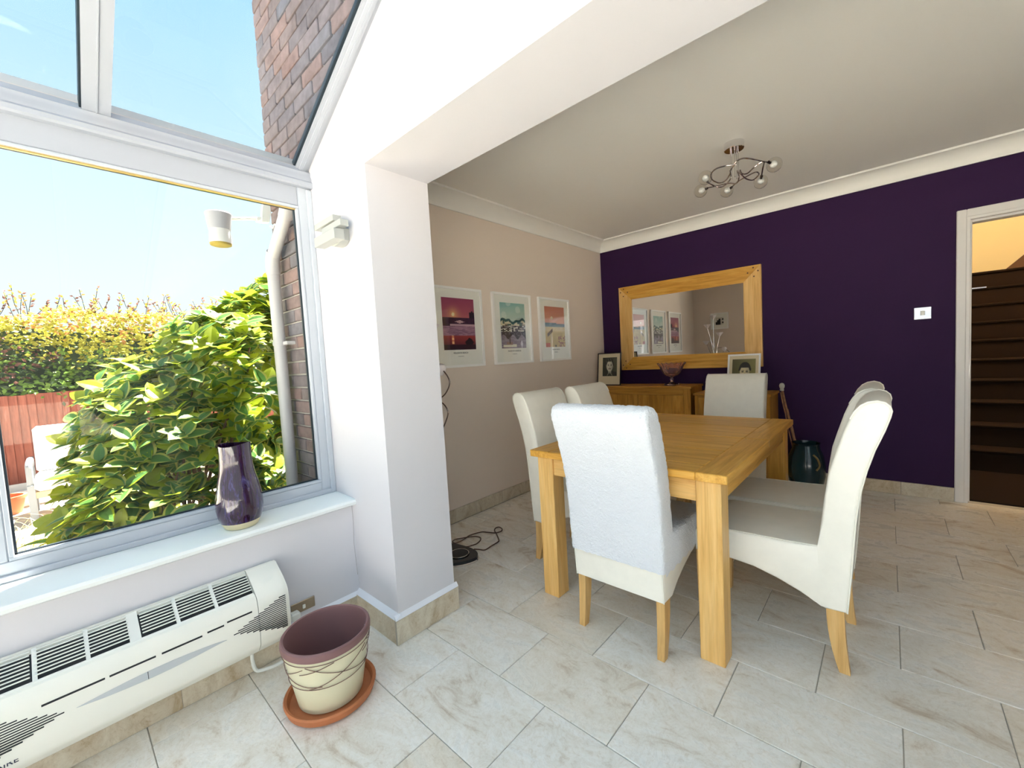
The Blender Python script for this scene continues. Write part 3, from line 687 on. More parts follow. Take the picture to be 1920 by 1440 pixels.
# ---- strappy straw grass near the window
gr = MB()
for i in range(900):
    bx, by = -3.75+rnd.gauss(0, .38), -.17+rnd.gauss(0, .15); L = rnd.uniform(.35, .95); bx = min(bx, -3.0); a = rnd.uniform(0, 6.3); sp2 = rnd.uniform(.2, .7)
    pts = [Vector((bx+cos(a)*sp2*L*t*t, by+sin(a)*sp2*L*t*t, gz+L*(t-.45*t*t*(1+sp2)))) for t in [k/6 for k in range(7)]]
    wv = Vector((-sin(a), cos(a), 0))*.0048
    for k in range(6):
        f0, f1 = 1-k/6.5, 1-(k+1)/6.5
        gr.add([pts[k]-wv*f0, pts[k]+wv*f0, pts[k+1]+wv*f1, pts[k+1]-wv*f1], [(0, 1, 2, 3)])
tag(obj('straw_grass', gr, STRAW, ang=0, kind='stuff'), 'dry straw-coloured strappy grass clump low outside the window', 'grass')
# ================================================================== CONSERVATORY OBJECTS
# ---- heater / fan coil
ac = thing('fan_convector', 'long cream plastic fan convector heater mounted low on the wall', 'heater', (-1.86, .13, .12))
Y0, Y1 = -.305, .562
prof = [(XW+.001, .118), (XW+.001, .424), (-1.928, .430), (-1.912, .430), (-1.908, .416), (-1.820, .366), (-1.812, .372), (-1.800, .368), (-1.789, .352), (-1.784, .325), (-1.784, .27), (-1.787, .215), (-1.794, .178), (-1.804, .160), (-1.812, .154), (-1.822, .140), (-1.845, .124), (-1.87, .118)]
obj('casing', MB().prism(prof, 1, Y0, .45), ACM, ac)
profe = [p for i, p in enumerate(prof) if i not in (4, 5, 6)]; profe[3] = (-1.905, .432); profe.insert(4, (-1.83, .392))
obj('end_cover', MB().prism(profe, 1, .452, Y1-.012).prism([(x-.004 if x > -1.93 else x, z-.003 if z > .3 else z+.003) for x, z in profe], 1, Y1-.012, Y1), ACM, ac)
def topz(x): return .432+(x+1.905)*(.392-.432)/(.075) if x < -1.83 else .392+(x+1.83)*(.362-.392)/.03
segs = [(.336, .448), (.226, .328), (.128, .218), (.006, .098), (-.108, -.002), (-.218, -.116), (-.30, -.226)]
sl_ = MB()
for (a, b_) in segs:
    for k in range(8):
        x = -1.903+k*.0105; z = .431-k*.0062
        sl_.box(x, x+.0036, a, b_, z-.004, z, .001)
obj('grille_slats', sl_, WPLAST, ac, 'thin white louvre slats', kind='stuff')
for y in (.328, .218, .098, -.002, -.110, -.218):
    wd = .012 if abs(y-.098) > .01 else .030
    obj('grille_divider', MB().prism([(-1.908, .415), (-1.908, .433), (-1.816, .376), (-1.816, .360)], 1, y-.002, y+wd-.004), WPLAST, ac)
obj('grille_shadow_tray', MB().prism([(-1.906, .417), (-1.906, .4185), (-1.822, .3705), (-1.822, .369)], 1, Y0+.01, .448), BLACK, ac, 'black sheet standing in for the shade behind the louvres')  # black sheet laid on the casing, painted shade between the slats
obj('front_bar', MB().tube([(-1.815, y, .372) for y in (Y0+.01, .448)], .005, 8), WPLAST, ac)
for (a, b_) in ((.165, .275), (.040, .150), (-.10, .030), (.290, .34), (.35, .43)):
    zz = .312 if a < .28 else (.316 if a < .34 else .322)
    obj('front_slot', MB().box(-1.786, -1.7832, a, b_, zz-.003, zz+.003), BLACK, ac, 'black horizontal slot')
gl_ = MB()
for sgn in (1, -1):
    for k in range(18):
        z = .206+k*.0074
        yl_ = .364+((z-.266)/.073*.178 if z > .266 else (.266-z)/.060*.165); yr_ = .548
        if yr_-yl_ < .004: continue
        a, b_ = (yl_, yr_) if sgn == 1 else (.307-yr_, .307-yl_)
        xx = -1.7835 if z > .21 else -1.786
        gl_.box(xx-.003, xx+.0003, a, b_, z-.0016, z+.0016)
obj('side_louvres', gl_, BLACK, ac, 'dark slanting louvre slots', kind='stuff')
lens = [(-.035, .262)]+[(-.035+.379*t, .262+.013*sin(pi*t)) for t in (.15, .3, .45, .6, .75, .9)]+[(.344, .259)]+[(-.035+.379*t, .260-.012*sin(pi*t)) for t in (.9, .75, .6, .45, .3, .15)]
obj('display_panel', MB().prism([(y, z) for y, z in lens], 0, -1.786, -1.7825), GREYP, ac, 'pointed grey control panel')
obj('display_panel_joint', MB().box(-1.7828, -1.7822, .126, .1275, .249, .274), BLACK, ac)
tp = onx(16, 1433, -1.788)
text('maker_lettering', 'AIRE', .021, (-1.7915, tp.y-.003, tp.z), (radians(84), 0, pi/2), plain('navy_ink', (.01, .01, .05), .5), ac, 'dark capital letters', .0006)
# ---- socket + cable
sk = thing('wall_socket', 'brushed metal switched fuse socket on the wall beside the heater', 'socket', (XW+.004, .665, .147))
obj('face_plate', MB().box(XW, XW+.006, .613, .715, .147, .195, .002), plain('brushed_bronze', (.42, .35, .26), .3, 1), sk)
obj('rocker', MB().box(XW+.005, XW+.011, .660, .672, .160, .178, .002), WPLAST, sk)
obj('plug', MB().box(XW+.005, XW+.04, .60, .64, .140, .170, .006), WPLAST, sk)
tag(obj('heater_cable', MB().tube(smooth([(-1.915, .448, .115), (-1.912, .446, .06), (-1.905, .455, .016), (-1.895, .49, .007), (-1.89, .54, .006), (-1.905, .60, .02), (-1.915, .62, .145)]), .007, 8), WPLAST), 'looped white flex under the heater behind the pot', 'cable')
# ---- plant pot and saucer
pc = (-1.552, .603)
tag(obj('pot_saucer', MB().lathe([(.0, .0), (.135, .0), (.152, .010), (.160, .034), (.156, .040), (.148, .036), (.140, .016), (.0, .014)], (*pc, 0), 48), TERRA), 'round terracotta saucer under the cream pot', 'saucer')
pt = thing('plant_pot', 'empty cream glazed pot with plum rim and brown line pattern', 'plant pot', (*pc, .015))
pot = [(.0, .0), (.104, .0), (.112, .006), (.118, .04), (.134, .13), (.148, .215)]
obj('pot_body', MB().lathe([(r, z+.0155) for r, z in pot], (*pc, 0), 64, cap=False), CREAMGL, pt)
obj('pot_rim', MB().lathe([(.148, .2305), (.1535, .236), (.155, .246), (.153, .258), (.148, .262), (.142, .260), (.139, .25), (.128, .14), (.110, .04), (.0, .035)], (*pc, 0), 64, cap=False), BROWNGL, pt, 'matt plum rim and inside')
def potr(z): return .104+(z-.0155)*(.148-.104)/.215+.003+.004*sin(pi*min(1, max(0, (z-.0155)/.215)))
ln = MB()
def ring(zf, a0=0, a1=2*pi, n=60, r=.0013):
    ln.tube([(pc[0]+(potr(zf(a))+.0006)*cos(a), pc[1]+(potr(zf(a))+.0006)*sin(a), zf(a)) for a in [a0+(a1-a0)*i/n for i in range(n+1)]], r, 5)
ring(lambda a: .222); ring(lambda a: .128)
for k in range(4):
    a0 = k*pi/2-.9
    ring(lambda a: .218-.082*sin((a-a0)/1.9*pi/2), a0, a0+1.9, 16); ring(lambda a: .130+.080*((a-a0)/1.5)**1.3, a0, a0+1.5, 16)
    ring(lambda a: .205-.02*sin((a-a0-.3)*2), a0+1.4, a0+2.2, 10)
obj('line_pattern', ln, LINEB, pt, 'thin brown crossing lines')
wm = MB(); wr = random.Random(2)
for i in range(14):
    a0, a1 = radians(38+i*2.6), radians(38+(i+1)*2.6); zl, zh = .232-i*.0022-.004*wr.random(), .246-i*.0016-.006*wr.random()
    wm.add([(pc[0]+r_*cos(a_), pc[1]+r_*sin(a_), z_) for a_ in (a0, a1) for r_, z_ in ((.1335, zl), (.1350, zh))], [(0, 1, 3, 2)])
obj('white_mark', wm, CAULK, pt, 'white residue inside the rim')
# ---- vase
vc = (-2.005, .478)
vs_ = thing('vase', 'tall glossy purple streaked vase on the window board', 'vase', (*vc, .589))
vp = [(.0, .0), (.054, .0), (.060, .004), (.072, .028)]
obj('vase_foot', MB().lathe(vp, (*vc, .589), 48), plain('bare_clay', (.62, .56, .36), .7), vs_, 'bare pale clay base')
m, n, b, o = newmat('purple_streaked_glaze'); sset(b, (.05, .015, .05), .10, 0, .6)
t = noise(n, 5, 6, .7, mscale=(10, 10, 1.2), dist=.8); r = ramp(n, t.outputs[0], [(.3, (.015, .004, .014)), (.5, (.030, .006, .026)), (.62, (.05, .04, .13)), (.75, (.26, .20, .32))]); n.links.new(r.outputs[0], b.inputs['Base Color'])
b.inputs['Coat Weight'].default_value = .6; VG = m
vb = [(.072, .028), (.081, .055), (.085, .085), (.084, .115), (.079, .150), (.070, .195), (.062, .235), (.058, .275), (.057, .310), (.058, .338), (.0585, .345), (.055, .345), (.052, .30), (.056, .24), (.06, .2), (.0, .19)]
obj('vase_body', MB().lathe(vb, (*vc, .589), 48, zf=lambda a, i: .004*sin(a*2) if 8 < i < 12 else 0), VG, vs_)
# ---- cubic wall light
wl = thing('wall_light', 'white wall light of stacked offset rectangular blocks on the pier', 'wall light', (-1.85, .93, 1.74))
AW = plain('white_aluminium_block', (.40, .41, .39), .35)
obj('back_box', MB().box(-1.865, -1.765, .875, .93, 1.778, 1.832, .002), AW, wl)
obj('block', MB().box(-1.90, -1.718, .868, .905, 1.826, 1.853, .0015), AW, wl)
obj('block', MB().box(-1.958, -1.770, .862, .900, 1.857, 1.883, .0015), AW, wl)
obj('block', MB().box(-1.918, -1.724, .840, .886, 1.768, 1.811, .0015), AW, wl)
obj('cover_disc', MB().prism([(-1.815+.045*cos(pi*i/8), 1.779-.018*sin(pi*i/8)) for i in range(9)], 1, .885, .925), AW, wl)
# ================================================================== TABLE
TX0, TX1, TY0, TY1, TZ, TU = -1.357, -.433, 1.597, 3.005, .752, .718
tb = thing('dining_table', 'solid oak extending dining table with square legs', 'table', (-.895, 2.3, 0))
BW = .113; ymid = 2.315
for (a, b_) in ((TY0, ymid-.0015), (ymid+.0015, TY1)):
    obj('end_board', MB().box(TX1-BW, TX1, a, b_, TU, TZ, .003), OAK[1], tb); obj('end_board', MB().box(TX0, TX0+BW, a, b_, TU, TZ, .003), OAK[1], tb)
for (a, b_) in ((TY0, 1.720), (1.720, 1.995), (1.995, ymid-.0015), (ymid+.0015, 2.64), (2.64, TY1-.1), (TY1-.1, TY1)):
    obj('plank', MB().box(TX0+BW, TX1-BW, a+.0009, b_-.0009, TU, TZ-.0006, .0035), OAK[0], tb)
LX0, LX1, LY0, LY1 = -1.324, -.460, 1.616, 2.985; LW = .091
for x in (LX0, LX1-LW):
    for y in (LY0, LY1-LW): obj('leg', MB().box(x, x+LW, y, y+LW, 0, TU, .003), PALE[2] if y < 2 else OAK[2], tb)  # near legs and front apron get a paler oak copy, as if lit
obj('apron', MB().box(LX0+LW, LX1-LW, LY0+.010, LY0+.032, .630, TU, .002), PALE[0], tb)
obj('apron', MB().box(LX0+LW, LX1-LW, LY1-.032, LY1-.010, .630, TU, .002), OAK[0], tb)
for x in (LX0+.010, LX1-.032): obj('apron', MB().box(x, x+.022, LY0+LW, LY1-LW, .630, TU, .002), OAK[1], tb)
obj('release_catch', MB().box(LX1-.01, LX1+.004, 2.22, 2.42, .700, .716, .003), OAK[1], tb)
obj('inlay_line', MB().box(TX1-.0005, TX1+.0003, ymid-.0012, ymid+.0012, TU, TZ), CREAMC, tb, 'pale joint between the two table leaves')
# ================================================================== CHAIRS
rear = [(.115, .235), (.105, .36), (.099, .445), (.091, .57), (.078, .68), (.060, .765), (.039, .84), (.014, .908), (.000, .955), (-.004, .975), (.000, .991), (.012, 1.003), (.032, 1.009)]
front = [(.056, 1.004), (.075, .992), (.092, .970), (.105, .944), (.122, .898), (.145, .82), (.164, .75), (.177, .66), (.187, .57), (.200, .464)]
backp = rear+front+[(.196, .36), (.190, .238), (.178, .2315)]
seatp = [(.1995, .463), (.30, .457), (.42, .455), (.58, .451), (.620, .441), (.635, .426), (.640, .400), (.640, .345), (.637, .331), (.495, .331), (.41, .322), (.33, .299), (.255, .269), (.190, .238), (.196, .36)]
CW = .203
def extr(poly, w, fixed, r=.009, nseg=3, cnt=1):
    """extrude 2D profile (u,z) across width 2w with rounded side edges; fixed idx keep outline"""
    n = len(poly); ctr = []
    area = sum(poly[i][0]*poly[(i+1) % n][1]-poly[(i+1) % n][0]*poly[i][1] for i in range(n)); sg = 1 if area > 0 else -1
    def inset(d):
        out = []
        for i in range(n):
            if i in fixed: out.append(poly[i]); continue
            a, b_, c = Vector(poly[i-1]), Vector(poly[i]), Vector(poly[(i+1) % n]); e1 = (b_-a).normalized(); e2 = (c-b_).normalized()
            n1 = Vector((-e1.y, e1.x))*sg; n2 = Vector((-e2.y, e2.x))*sg; nn = (n1+n2); nn = nn.normalized() if nn.length > 1e-5 else n1
            k = min(1.6, 1/max(.5, nn.dot(n1))); out.append(tuple(b_+nn*d*k))
        return out
    layers = []
    for k in range(nseg+1):
        a = pi/2*k/nseg; layers.append((-w+r*(1-sin(a)) if False else -w+r*(1-cos(pi/2-a)), r*(1-cos(a)) if False else r*(1-sin(a))))
    layers = [(-w+r*(1-cos(pi/2*k/nseg)), r*(1-sin(pi/2*k/nseg))) for k in range(nseg+1)]
    mids = [(-w+r+(2*w-2*r)*k/cnt, 0) for k in range(1, cnt)]
    full = layers+mids+[(-a, d) for a, d in layers[::-1]]
    mb = MB(); vs = []
    for (wv, d) in full: vs += [(u, wv, z) for u, z in inset(d)]
    fs_ = [tuple(range(n))[::-1], tuple(range((len(full)-1)*n, len(full)*n))]
    for l in range(len(full)-1):
        for i in range(n): fs_.append((l*n+i, l*n+(i+1) % n, (l+1)*n+(i+1) % n, (l+1)*n+i))
    return mb.add(vs, fs_)
def refine(poly, k=3):
    return poly
def legbar(u0a, u1a, u0b, u1b, zt, yc, splay=0, bow=0):
    """tapered curved leg from z=zt (u0a..u1a) to floor (u0b..u1b)"""
    mb = MB(); N = 6; rings = []
    for i in range(N+1):
        t = i/N; e = t*t if bow else t
        a = u0a+(u0b-u0a)*e; b_ = u1a+(u1b-u1a)*e; hw_ = .0175-.003*t; yy = yc
        rings += [(a, yy-hw_, zt*(1-t)), (b_, yy-hw_, zt*(1-t)), (b_, yy+hw_, zt*(1-t)), (a, yy+hw_, zt*(1-t))]
    fs_ = [(0, 1, 2, 3), (N*4+3, N*4+2, N*4+1, N*4)]
    for i in range(N):
        for k in range(4): fs_.append((i*4+k, i*4+(k+1) % 4, (i+1)*4+(k+1) % 4, (i+1)*4+k))
    return mb.add(rings, fs_)
CHG = 'cream leather dining chairs around the oak table'
def make_chair(label):
    o = thing('dining_chair', label, 'chair', (0, 0, 0), CHG)
    nb = len(backp); obj('backrest', extr(backp, CW, {nb-4, nb-3, nb-2}, .010), LEATH, o, ang=50)
    obj('seat', extr(seatp, CW, {0, len(seatp)-1, len(seatp)-2}, .010), LEATH, o, ang=50)
    for s_ in (-1, 1):
        pp = MB().tube([(u-.0005, s_*(CW-.004), z) for u, z in smooth2(rear+front[:4])], .0028, 6)
        obj('piping', pp, PIPM, o, 'raised seam piping')
    for s_ in (-1, 1): obj('seat_seam', MB().tube([(u, s_*(CW-.006), z+.0015) for u, z in seatp[0:4]], .002, 5), PIPM, o)
    for s_ in (-1, 1):
        obj('leg', legbar(.123, .176, .107, .139, .240, s_*(CW-.022), bow=1), LEGM, o)
        obj('leg', legbar(.585, .632, .593, .627, .335, s_*(CW-.022)), LEGM, o)
    return o
def smooth2(p): return [(v.x, v.y) for v in [Vector((a[0], a[1])) for a in p]]
def copy_tree(src, parent=None):
    c = src.copy(); COL.objects.link(c); c.parent = parent
    for ch in list(src.children): copy_tree(ch, c)
    return c
ch0 = make_chair('')
# (x, y, rot): local +u points towards the table
spots = [((.003, 2.043, 0), pi, 'cream leather chair on the right side of table nearest the camera'),
         ((-.022, 2.480, 0), pi, 'cream leather chair on the right side, mostly hidden behind another chair'),
         ((-1.702, 2.075, 0), 0, 'cream leather chair on the left side beside the near table corner'),
         ((-1.625, 2.520, 0), 0, 'cream leather chair on the left side in front of the woman portrait'),
         ((-.862, 3.520, 0), -pi/2, 'cream leather chair at the far end in front of the sideboard'),
         ((-.8465, 1.401, 0), pi/2, 'cream leather chair at the near end under a white towelling cover')]
chairs = []
for i, (loc, rz, lab) in enumerate(spots):
    c = ch0 if i == 0 else copy_tree(ch0)
    c.location = loc; c.rotation_euler = (0, 0, rz); c['label'] = lab; chairs.append(c)
# towelling cover on the near chair
def offs(poly, d, sg):
    n = len(poly); out = []
    for i in range(n):
        a = Vector(poly[max(i-1, 0)]); b_ = Vector(poly[i]); c = Vector(poly[min(i+1, n-1)])
        e = (c-a).normalized(); out.append(tuple(b_+Vector((-e.y, e.x))*d*sg))
    return out
def dense(poly, step=.009):
    out = []
    for i in range(len(poly)-1):
        a, b_ = Vector(poly[i]), Vector(poly[i+1]); k = max(1, int((b_-a).length/step))
        for j in range(k): out.append(tuple(a.lerp(b_, j/k)))
    out.append(poly[-1]); return out
tk = .011; hem = .362
rr_ = [p for p in rear if p[1] > .38]; line = [(.105, hem)]+rr_+front[:-1]+[(.196, .500), (.215, .487)]+[(.30, .480), (.42, .476), (.58, .472), (.620, .460), (.636, .43), (.641, .36)]
line = dense(line)
oline = offs(line, tk, 1)
# closed region for sides: offset outline + hem line back
tm = MB(); W_ = CW+.010; rnd = random.Random(3)
bot = [(.652-(.652-.095)*i/39, .352+.006*sin(i*1.3)) for i in range(1, 39)]
poly = oline+bot
nP = len(poly); cen = []
ny = 44; prof_n = len(oline)
def edge_round(t):  # t in 0..1 across width -> (w, inset)
    w_ = -W_+2*W_*t; e = W_-abs(w_); rr = .018
    ins = rr-sqrt(max(0, rr*rr-(rr-e)**2)) if e < rr else 0
    return w_, ins
ts = [0, .008, .02, .035, .05]+[.05+.9*i/ny for i in range(1, ny)]+[.95, .965, .98, .992, 1]
rows = []
for t in ts:
    w_, ins = edge_round(t); ol_ = offs(line, tk-ins, 1)
    rows.append([(u+rnd.uniform(-.0019, .0019), w_+rnd.uniform(-.0015, .0015), z+rnd.uniform(-.0019, .0019)) for u, z in ol_])
vs = [p for r_ in rows for p in r_]; fs_ = []
for i in range(len(rows)-1):
    for j in range(prof_n-1): fs_.append((i*prof_n+j, i*prof_n+j+1, (i+1)*prof_n+j+1, (i+1)*prof_n+j))
tm.add(vs, fs_)
for s_, row in ((-1, rows[0]), (1, rows[-1])):   # side panels
    nb2 = len(bot); pv = [(u, w_, z) for (u, w_, z) in row]+[(u, s_*W_, z) for u, z in bot]
    tm.add(pv, [tuple(range(len(pv))) if s_ > 0 else tuple(range(len(pv)))[::-1]])
tw_o = obj('towelling_cover', tm, TOWEL, ang=70)
me = tw_o.data; off = WO[tw_o.name]
for v in me.vertices: v.co = v.co+off
tw_o.location = (-.8465, 1.401, 0); tw_o.rotation_euler = (0, 0, pi/2)
tag(tw_o, 'white towelling cover pulled over the near dining chair', 'chair cover')
# ================================================================== SIDEBOARDS
def sideboard(name, label, x0, x1, yf, yb, h, doors, framed, mats, topo=.012, stl=.06, rail=.06, tt=.020):
    o = thing(name, label, 'sideboard', ((x0+x1)/2, (yf+yb)/2, 0))
    obj('top', MB().box(x0-topo, x1+topo, yf-topo, yb, h-tt, h, .003), mats[0], o)
    obj('side_panel', MB().box(x0, x0+.02, yf+.02, yb-.005, .06, h-tt, .001), mats[2], o); obj('side_panel', MB().box(x1-.02, x1, yf+.02, yb-.005, .06, h-tt, .001), mats[2], o)
    for x in (x0, x1-stl): obj('corner_post', MB().box(x, x+stl, yf, yf+.03, 0, h-tt, .002), mats[2], o)
    obj('top_rail', MB().box(x0+stl, x1-stl, yf, yf+.022, h-tt-rail, h-tt, .0015), mats[0], o)
    obj('bottom_rail', MB().box(x0+stl, x1-stl, yf, yf+.022, .06, .12, .0015), mats[0], o)
    obj('back_panel', MB().box(x0+.02, x1-.02, yb-.02, yb-.008, .06, h-tt), mats[2], o)
    n_ = doors; wd = (x1-x0-2*stl)/n_
    for k in range(n_):
        a = x0+stl+k*wd+.0015; b_ = a+wd-.003; zb, zt = .122, h-tt-rail-.002
        if framed:
            d = obj('door', MB().box(a+.05, b_-.05, yf+.010, yf+.02, zb+.05, zt-.05), mats[2], o)
            for (xa, xb_, za, zb_) in ((a, a+.055, zb, zt), (b_-.055, b_, zb, zt), (a+.055, b_-.055, zt-.055, zt), (a+.055, b_-.055, zb, zb+.055)): obj('door_frame', MB().box(xa, xb_, yf+.001, yf+.022, za, zb_, .0015), mats[2 if zb_-za > .1 else 0], d)
        else:
            d = obj('door', MB().box(a, b_, yf+.004, yf+.012, zb, zt, .001), mats[2], o)
            m_ = 4
            for q in range(m_): obj('door_board', MB().box(a+(b_-a)*q/m_+.0003, a+(b_-a)*(q+1)/m_-.0003, yf+.002, yf+.010, zb, zt, .0008), mats[2], d)
        kx = b_-.03 if k < n_/2 else a+.03
        obj('knob', MB().sphere((kx, yf-.012, zt-.26), .013, 12, 8), RUST[0], d)
    return o
sideboard('sideboard', 'wide honey oak sideboard with two doors under the mirror', -2.416, -1.372, 3.972, 4.305, .866, 2, False, RUST, rail=.062, stl=.066, tt=.022)
sideboard('small_sideboard', 'lower narrow oak cabinet right of the wide sideboard behind a chair', -1.333, -.730, 3.962, 4.305, .804, 1, True, RUST, topo=.010, stl=.030, rail=.012, tt=.022)
# ---- photo frames
def plane_frame(name, label, cat, org, du, dv, nrm, w, h, fw, matw, matb, framemat, mountmat, fn, nu, nv, depth=.018, glass=True, pl_=None, group=None):
    """framed picture at origin org with unit axes du,dv,nrm"""
    du, dv, nrm = Vector(du), Vector(dv), Vector(nrm); org = Vector(org)
    o = thing(name, label, cat, org+du*w/2, group)
    def bx(u0, u1, v0, v1, n0, n1):
        mb = MB(); P = [org+du*u+dv*v+nrm*n_ for u in (u0, u1) for v in (v0, v1) for n_ in (n0, n1)]
        return mb.add(P, [(0, 1, 3, 2), (4, 6, 7, 5), (0, 4, 5, 1), (2, 3, 7, 6), (0, 2, 6, 4), (1, 5, 7, 3)])
    fm = MB()
    for (a, b_, c, d) in ((0, w, 0, fw), (0, w, h-fw, h), (0, fw, fw, h-fw), (w-fw, w, fw, h-fw)):
        q = bx(a, b_, c, d, 0, depth); fm.add(q.v, q.f)
    obj('frame', fm, framemat, o, ang=20)
    obj('mount', bx(fw, w-fw, fw, h-fw, .001, depth*.45), mountmat, o, ang=0)
    (pu0, pu1, pv0, pv1) = pl_
    picture('print', o, org+du*pu0+dv*pv0+nrm*(depth*.45+.0008), du*(pu1-pu0), dv*(pv1-pv0), nu, nv, fn)
    if glass: obj('glass', bx(fw, w-fw, fw, h-fw, depth*.75, depth*.75+.001), PICG, o, 'glass')
    return o
def hsh(a, b_): return (sin(a*127.1+b_*311.7)*43758.5453) % 1
def lerp(a, b_, t): return tuple(x+(y-x)*t for x, y in zip(a, b_))
def pic1(u, v):
    if v > .62:
        c = lerp((.74, .40, .42), (.60, .26, .38), (v-.62)/.38); d = sqrt((u-.33)**2+((v-.685)*1.3)**2); c = lerp(c, (1., .80, .50), max(0, 1-d*3.2)**2)
        if d < .045: c = (1, .95, .75)
        if u > .84 and v < .735+.03*hsh(int(u*20), 1): c = (.16, .07, .15)
        return c
    if v > .50:
        c = (.22, .10, .20) if hsh(int(u*14), int(v*70)) > .4 else (.28, .13, .25)
        d = abs(u-.52)+abs(v-.545)*5
        if d < .16: c = (.85, .70, .70)
        return c
    if v > .465 : return (.80, .66, .70) if u > .22 else (.25, .12, .2)
    if v > .28: return lerp((.72, .55, .62), (.50, .35, .45), hsh(int(u*9+v*30), int(v*60)))
    c = lerp((.30, .12, .18), (.66, .26, .24), v/.28)
    if abs(u-.28) < .035 and v > .11: c = (1, .78, .55) if hsh(int(v*60), 2) > .25 else (.85, .45, .35)
    if abs(u-.80)+abs(v-.14)*1.6 < .12+.05*hsh(int(u*30), 3): c = (.13, .05, .10)
    if abs(u-.80) < .03 and .1 < v < .22: c = (.12, .05, .10)
    if v < .10: c = (.20, .09, .15)
    return c
def pic2(u, v):
    hor = .63+.03*sin(u*9)+.02*sin(u*23)
    if v > hor:
        c = lerp((.80, .86, .80), (.55, .74, .71), (v-.6)/.4); n_ = sin(u*7+v*18)+sin(u*13-v*9)
        return lerp(c, (.86, .90, .86), .5) if n_ > 1.0 else c
    if v > .50:
        if v > hor-.06 : return (.20, .38, .38)
        return (.85, .82, .70) if hsh(int(u*12), int(v*26)) > .45 else ((.55, .50, .42) if hsh(int(u*15), 5) > .5 else (.25, .38, .36))
    if v > .36:
        r_ = hsh(int(u*16), int(v*50)); return (.88, .88, .84) if r_ > .68 else ((.14, .15, .18) if r_ < .4 else (.45, .42, .45))
    if v > .25+.05*sin(u*17): return (.22, .21, .25) if hsh(int(u*20), int(v*30)) > .3 else (.40, .37, .42)
    c = lerp((.52, .47, .53), (.64, .60, .66), hsh(int(u*8), int(v*40)))
    if .06 < u < .6 and .02 < v < .075+.02*u: c = (.93, .92, .85)
    if .2 < u < .45 and .075 < v < .14: c = (.60, .50, .48)
    if abs(u-.33) < .012 and .1 < v < .24: c = (.2, .18, .2)
    if abs(u-.82)+abs(v-.09)*.5 < .05: c = (.90, .88, .92)
    return c
def pic3(u, v):
    if v > .60:
        c = lerp((.88, .62, .50), (.80, .50, .42), (v-.6)/.4)
        if sqrt((u-.34)**2+((v-.72)*1.5)**2) < .06: c = (1, .92, .80)
        return c
    if v > .50: return (.16, .32, .36) if u < .55+.3*(v-.5) or v < .57 else (.82, .58, .48)
    c = lerp((.86, .76, .50), (.78, .66, .42), hsh(int(u*8), int(v*14))*.6)
    if .10 < u < .36 and abs(v-.34-(u-.2)*.5) < .045: c = (.42, .32, .22)
    if u < .22 and v < .10: c = (.78, .38, .28)
    if u > .65 and v < .28 and hsh(int(u*26), int(v*34)) > .55: c = (.55, .30, .30)
    if abs(u-.5) < .04 and v < .05: c = (.35, .28, .2)
    return c
FH = .61
pics = [(1.870, 'POLZEATH BEACH', pic1, 'white framed print of a pink sunset beach, nearest the pier'), (2.493, 'PADSTOW HARBOUR', pic2, 'middle white framed print of a harbour with boats'), (3.112, 'FISTRAL BEACH', pic3, 'white framed print of an orange sky beach nearest the purple wall')]
for y0, ttl, fn, lab in pics:
    o = plane_frame('framed_print', lab, 'picture', (XL+.001, y0, 1.175), (0, 1, 0), (0, 0, 1), (1, 0, 0), .500, FH, .018, 0, 0, FRW, PRINTW, fn, 60, 80, .022, True, (.092, .415, .135, .528), 'white framed seaside prints on the taupe wall')
    INK = bpy.data.materials.get('ink') or plain('ink', (.08, .07, .07), .8)
    text('caption', ttl, .0175, (XL+.0125, y0+.253, 1.175+.110), (pi/2, 0, pi/2), INK, o)
    text('caption', 'CORNWALL', .011, (XL+.0125, y0+.253, 1.175+.084), (pi/2, 0, pi/2), bpy.data.materials.get('grey_ink') or plain('grey_ink', (.35, .33, .31), .8), o)
def face(u, v, cx_, cy_, s_, woman, light=(.88, .85, .76), dark=(.16, .15, .12), bgc=(.24, .24, .19)):
    x, y = (u-cx_)/s_, (v-cy_)/s_
    c = lerp(bgc, tuple(min(1, k_*1.6) for k_ in bgc), u)
    if y < -.95+.25*(1-min(1, abs(x)*.8)) : c = (.20, .20, .17) if not woman else (.28, .28, .24)
    if y < -.62 and abs(x) < .34 and y > -1.15: c = lerp(light, dark, .25)
    if woman and y < -.85 and abs(x) < .5 and abs(abs(x)-(-.85-y)*.8) < .09: c = (.62, .60, .52)
    hr = (x/.80)**2+((y-.12)/.98)**2
    if hr < 1 and (woman or y > .18): c = lerp(dark, (.42, .40, .34), .5+.5*sin(x*14+y*6)) if woman else dark
    f = (x/.62)**2+((y+.08)/.80)**2
    if f < 1 and y < (.58 if woman else .50):
        c = lerp(light, (.55, .52, .44), max(0, x)*.8)
        if abs(y-.05) < .055 and .12 < abs(x) < .40: c = (.22, .20, .17)
        if abs(y-.17) < .025 and .1 < abs(x) < .42: c = (.30, .27, .22)
        if abs(x-.02) < .05 and -.30 < y < -.02: c = lerp(light, dark, .18)
        if abs(y+.30) < .03 and abs(x) < .12: c = lerp(light, dark, .45)
        if abs(y+.48) < .04 and abs(x) < .24: c = (.35, .25, .22)
    return c
yl0 = ony(1119.8, 664, 4.12)
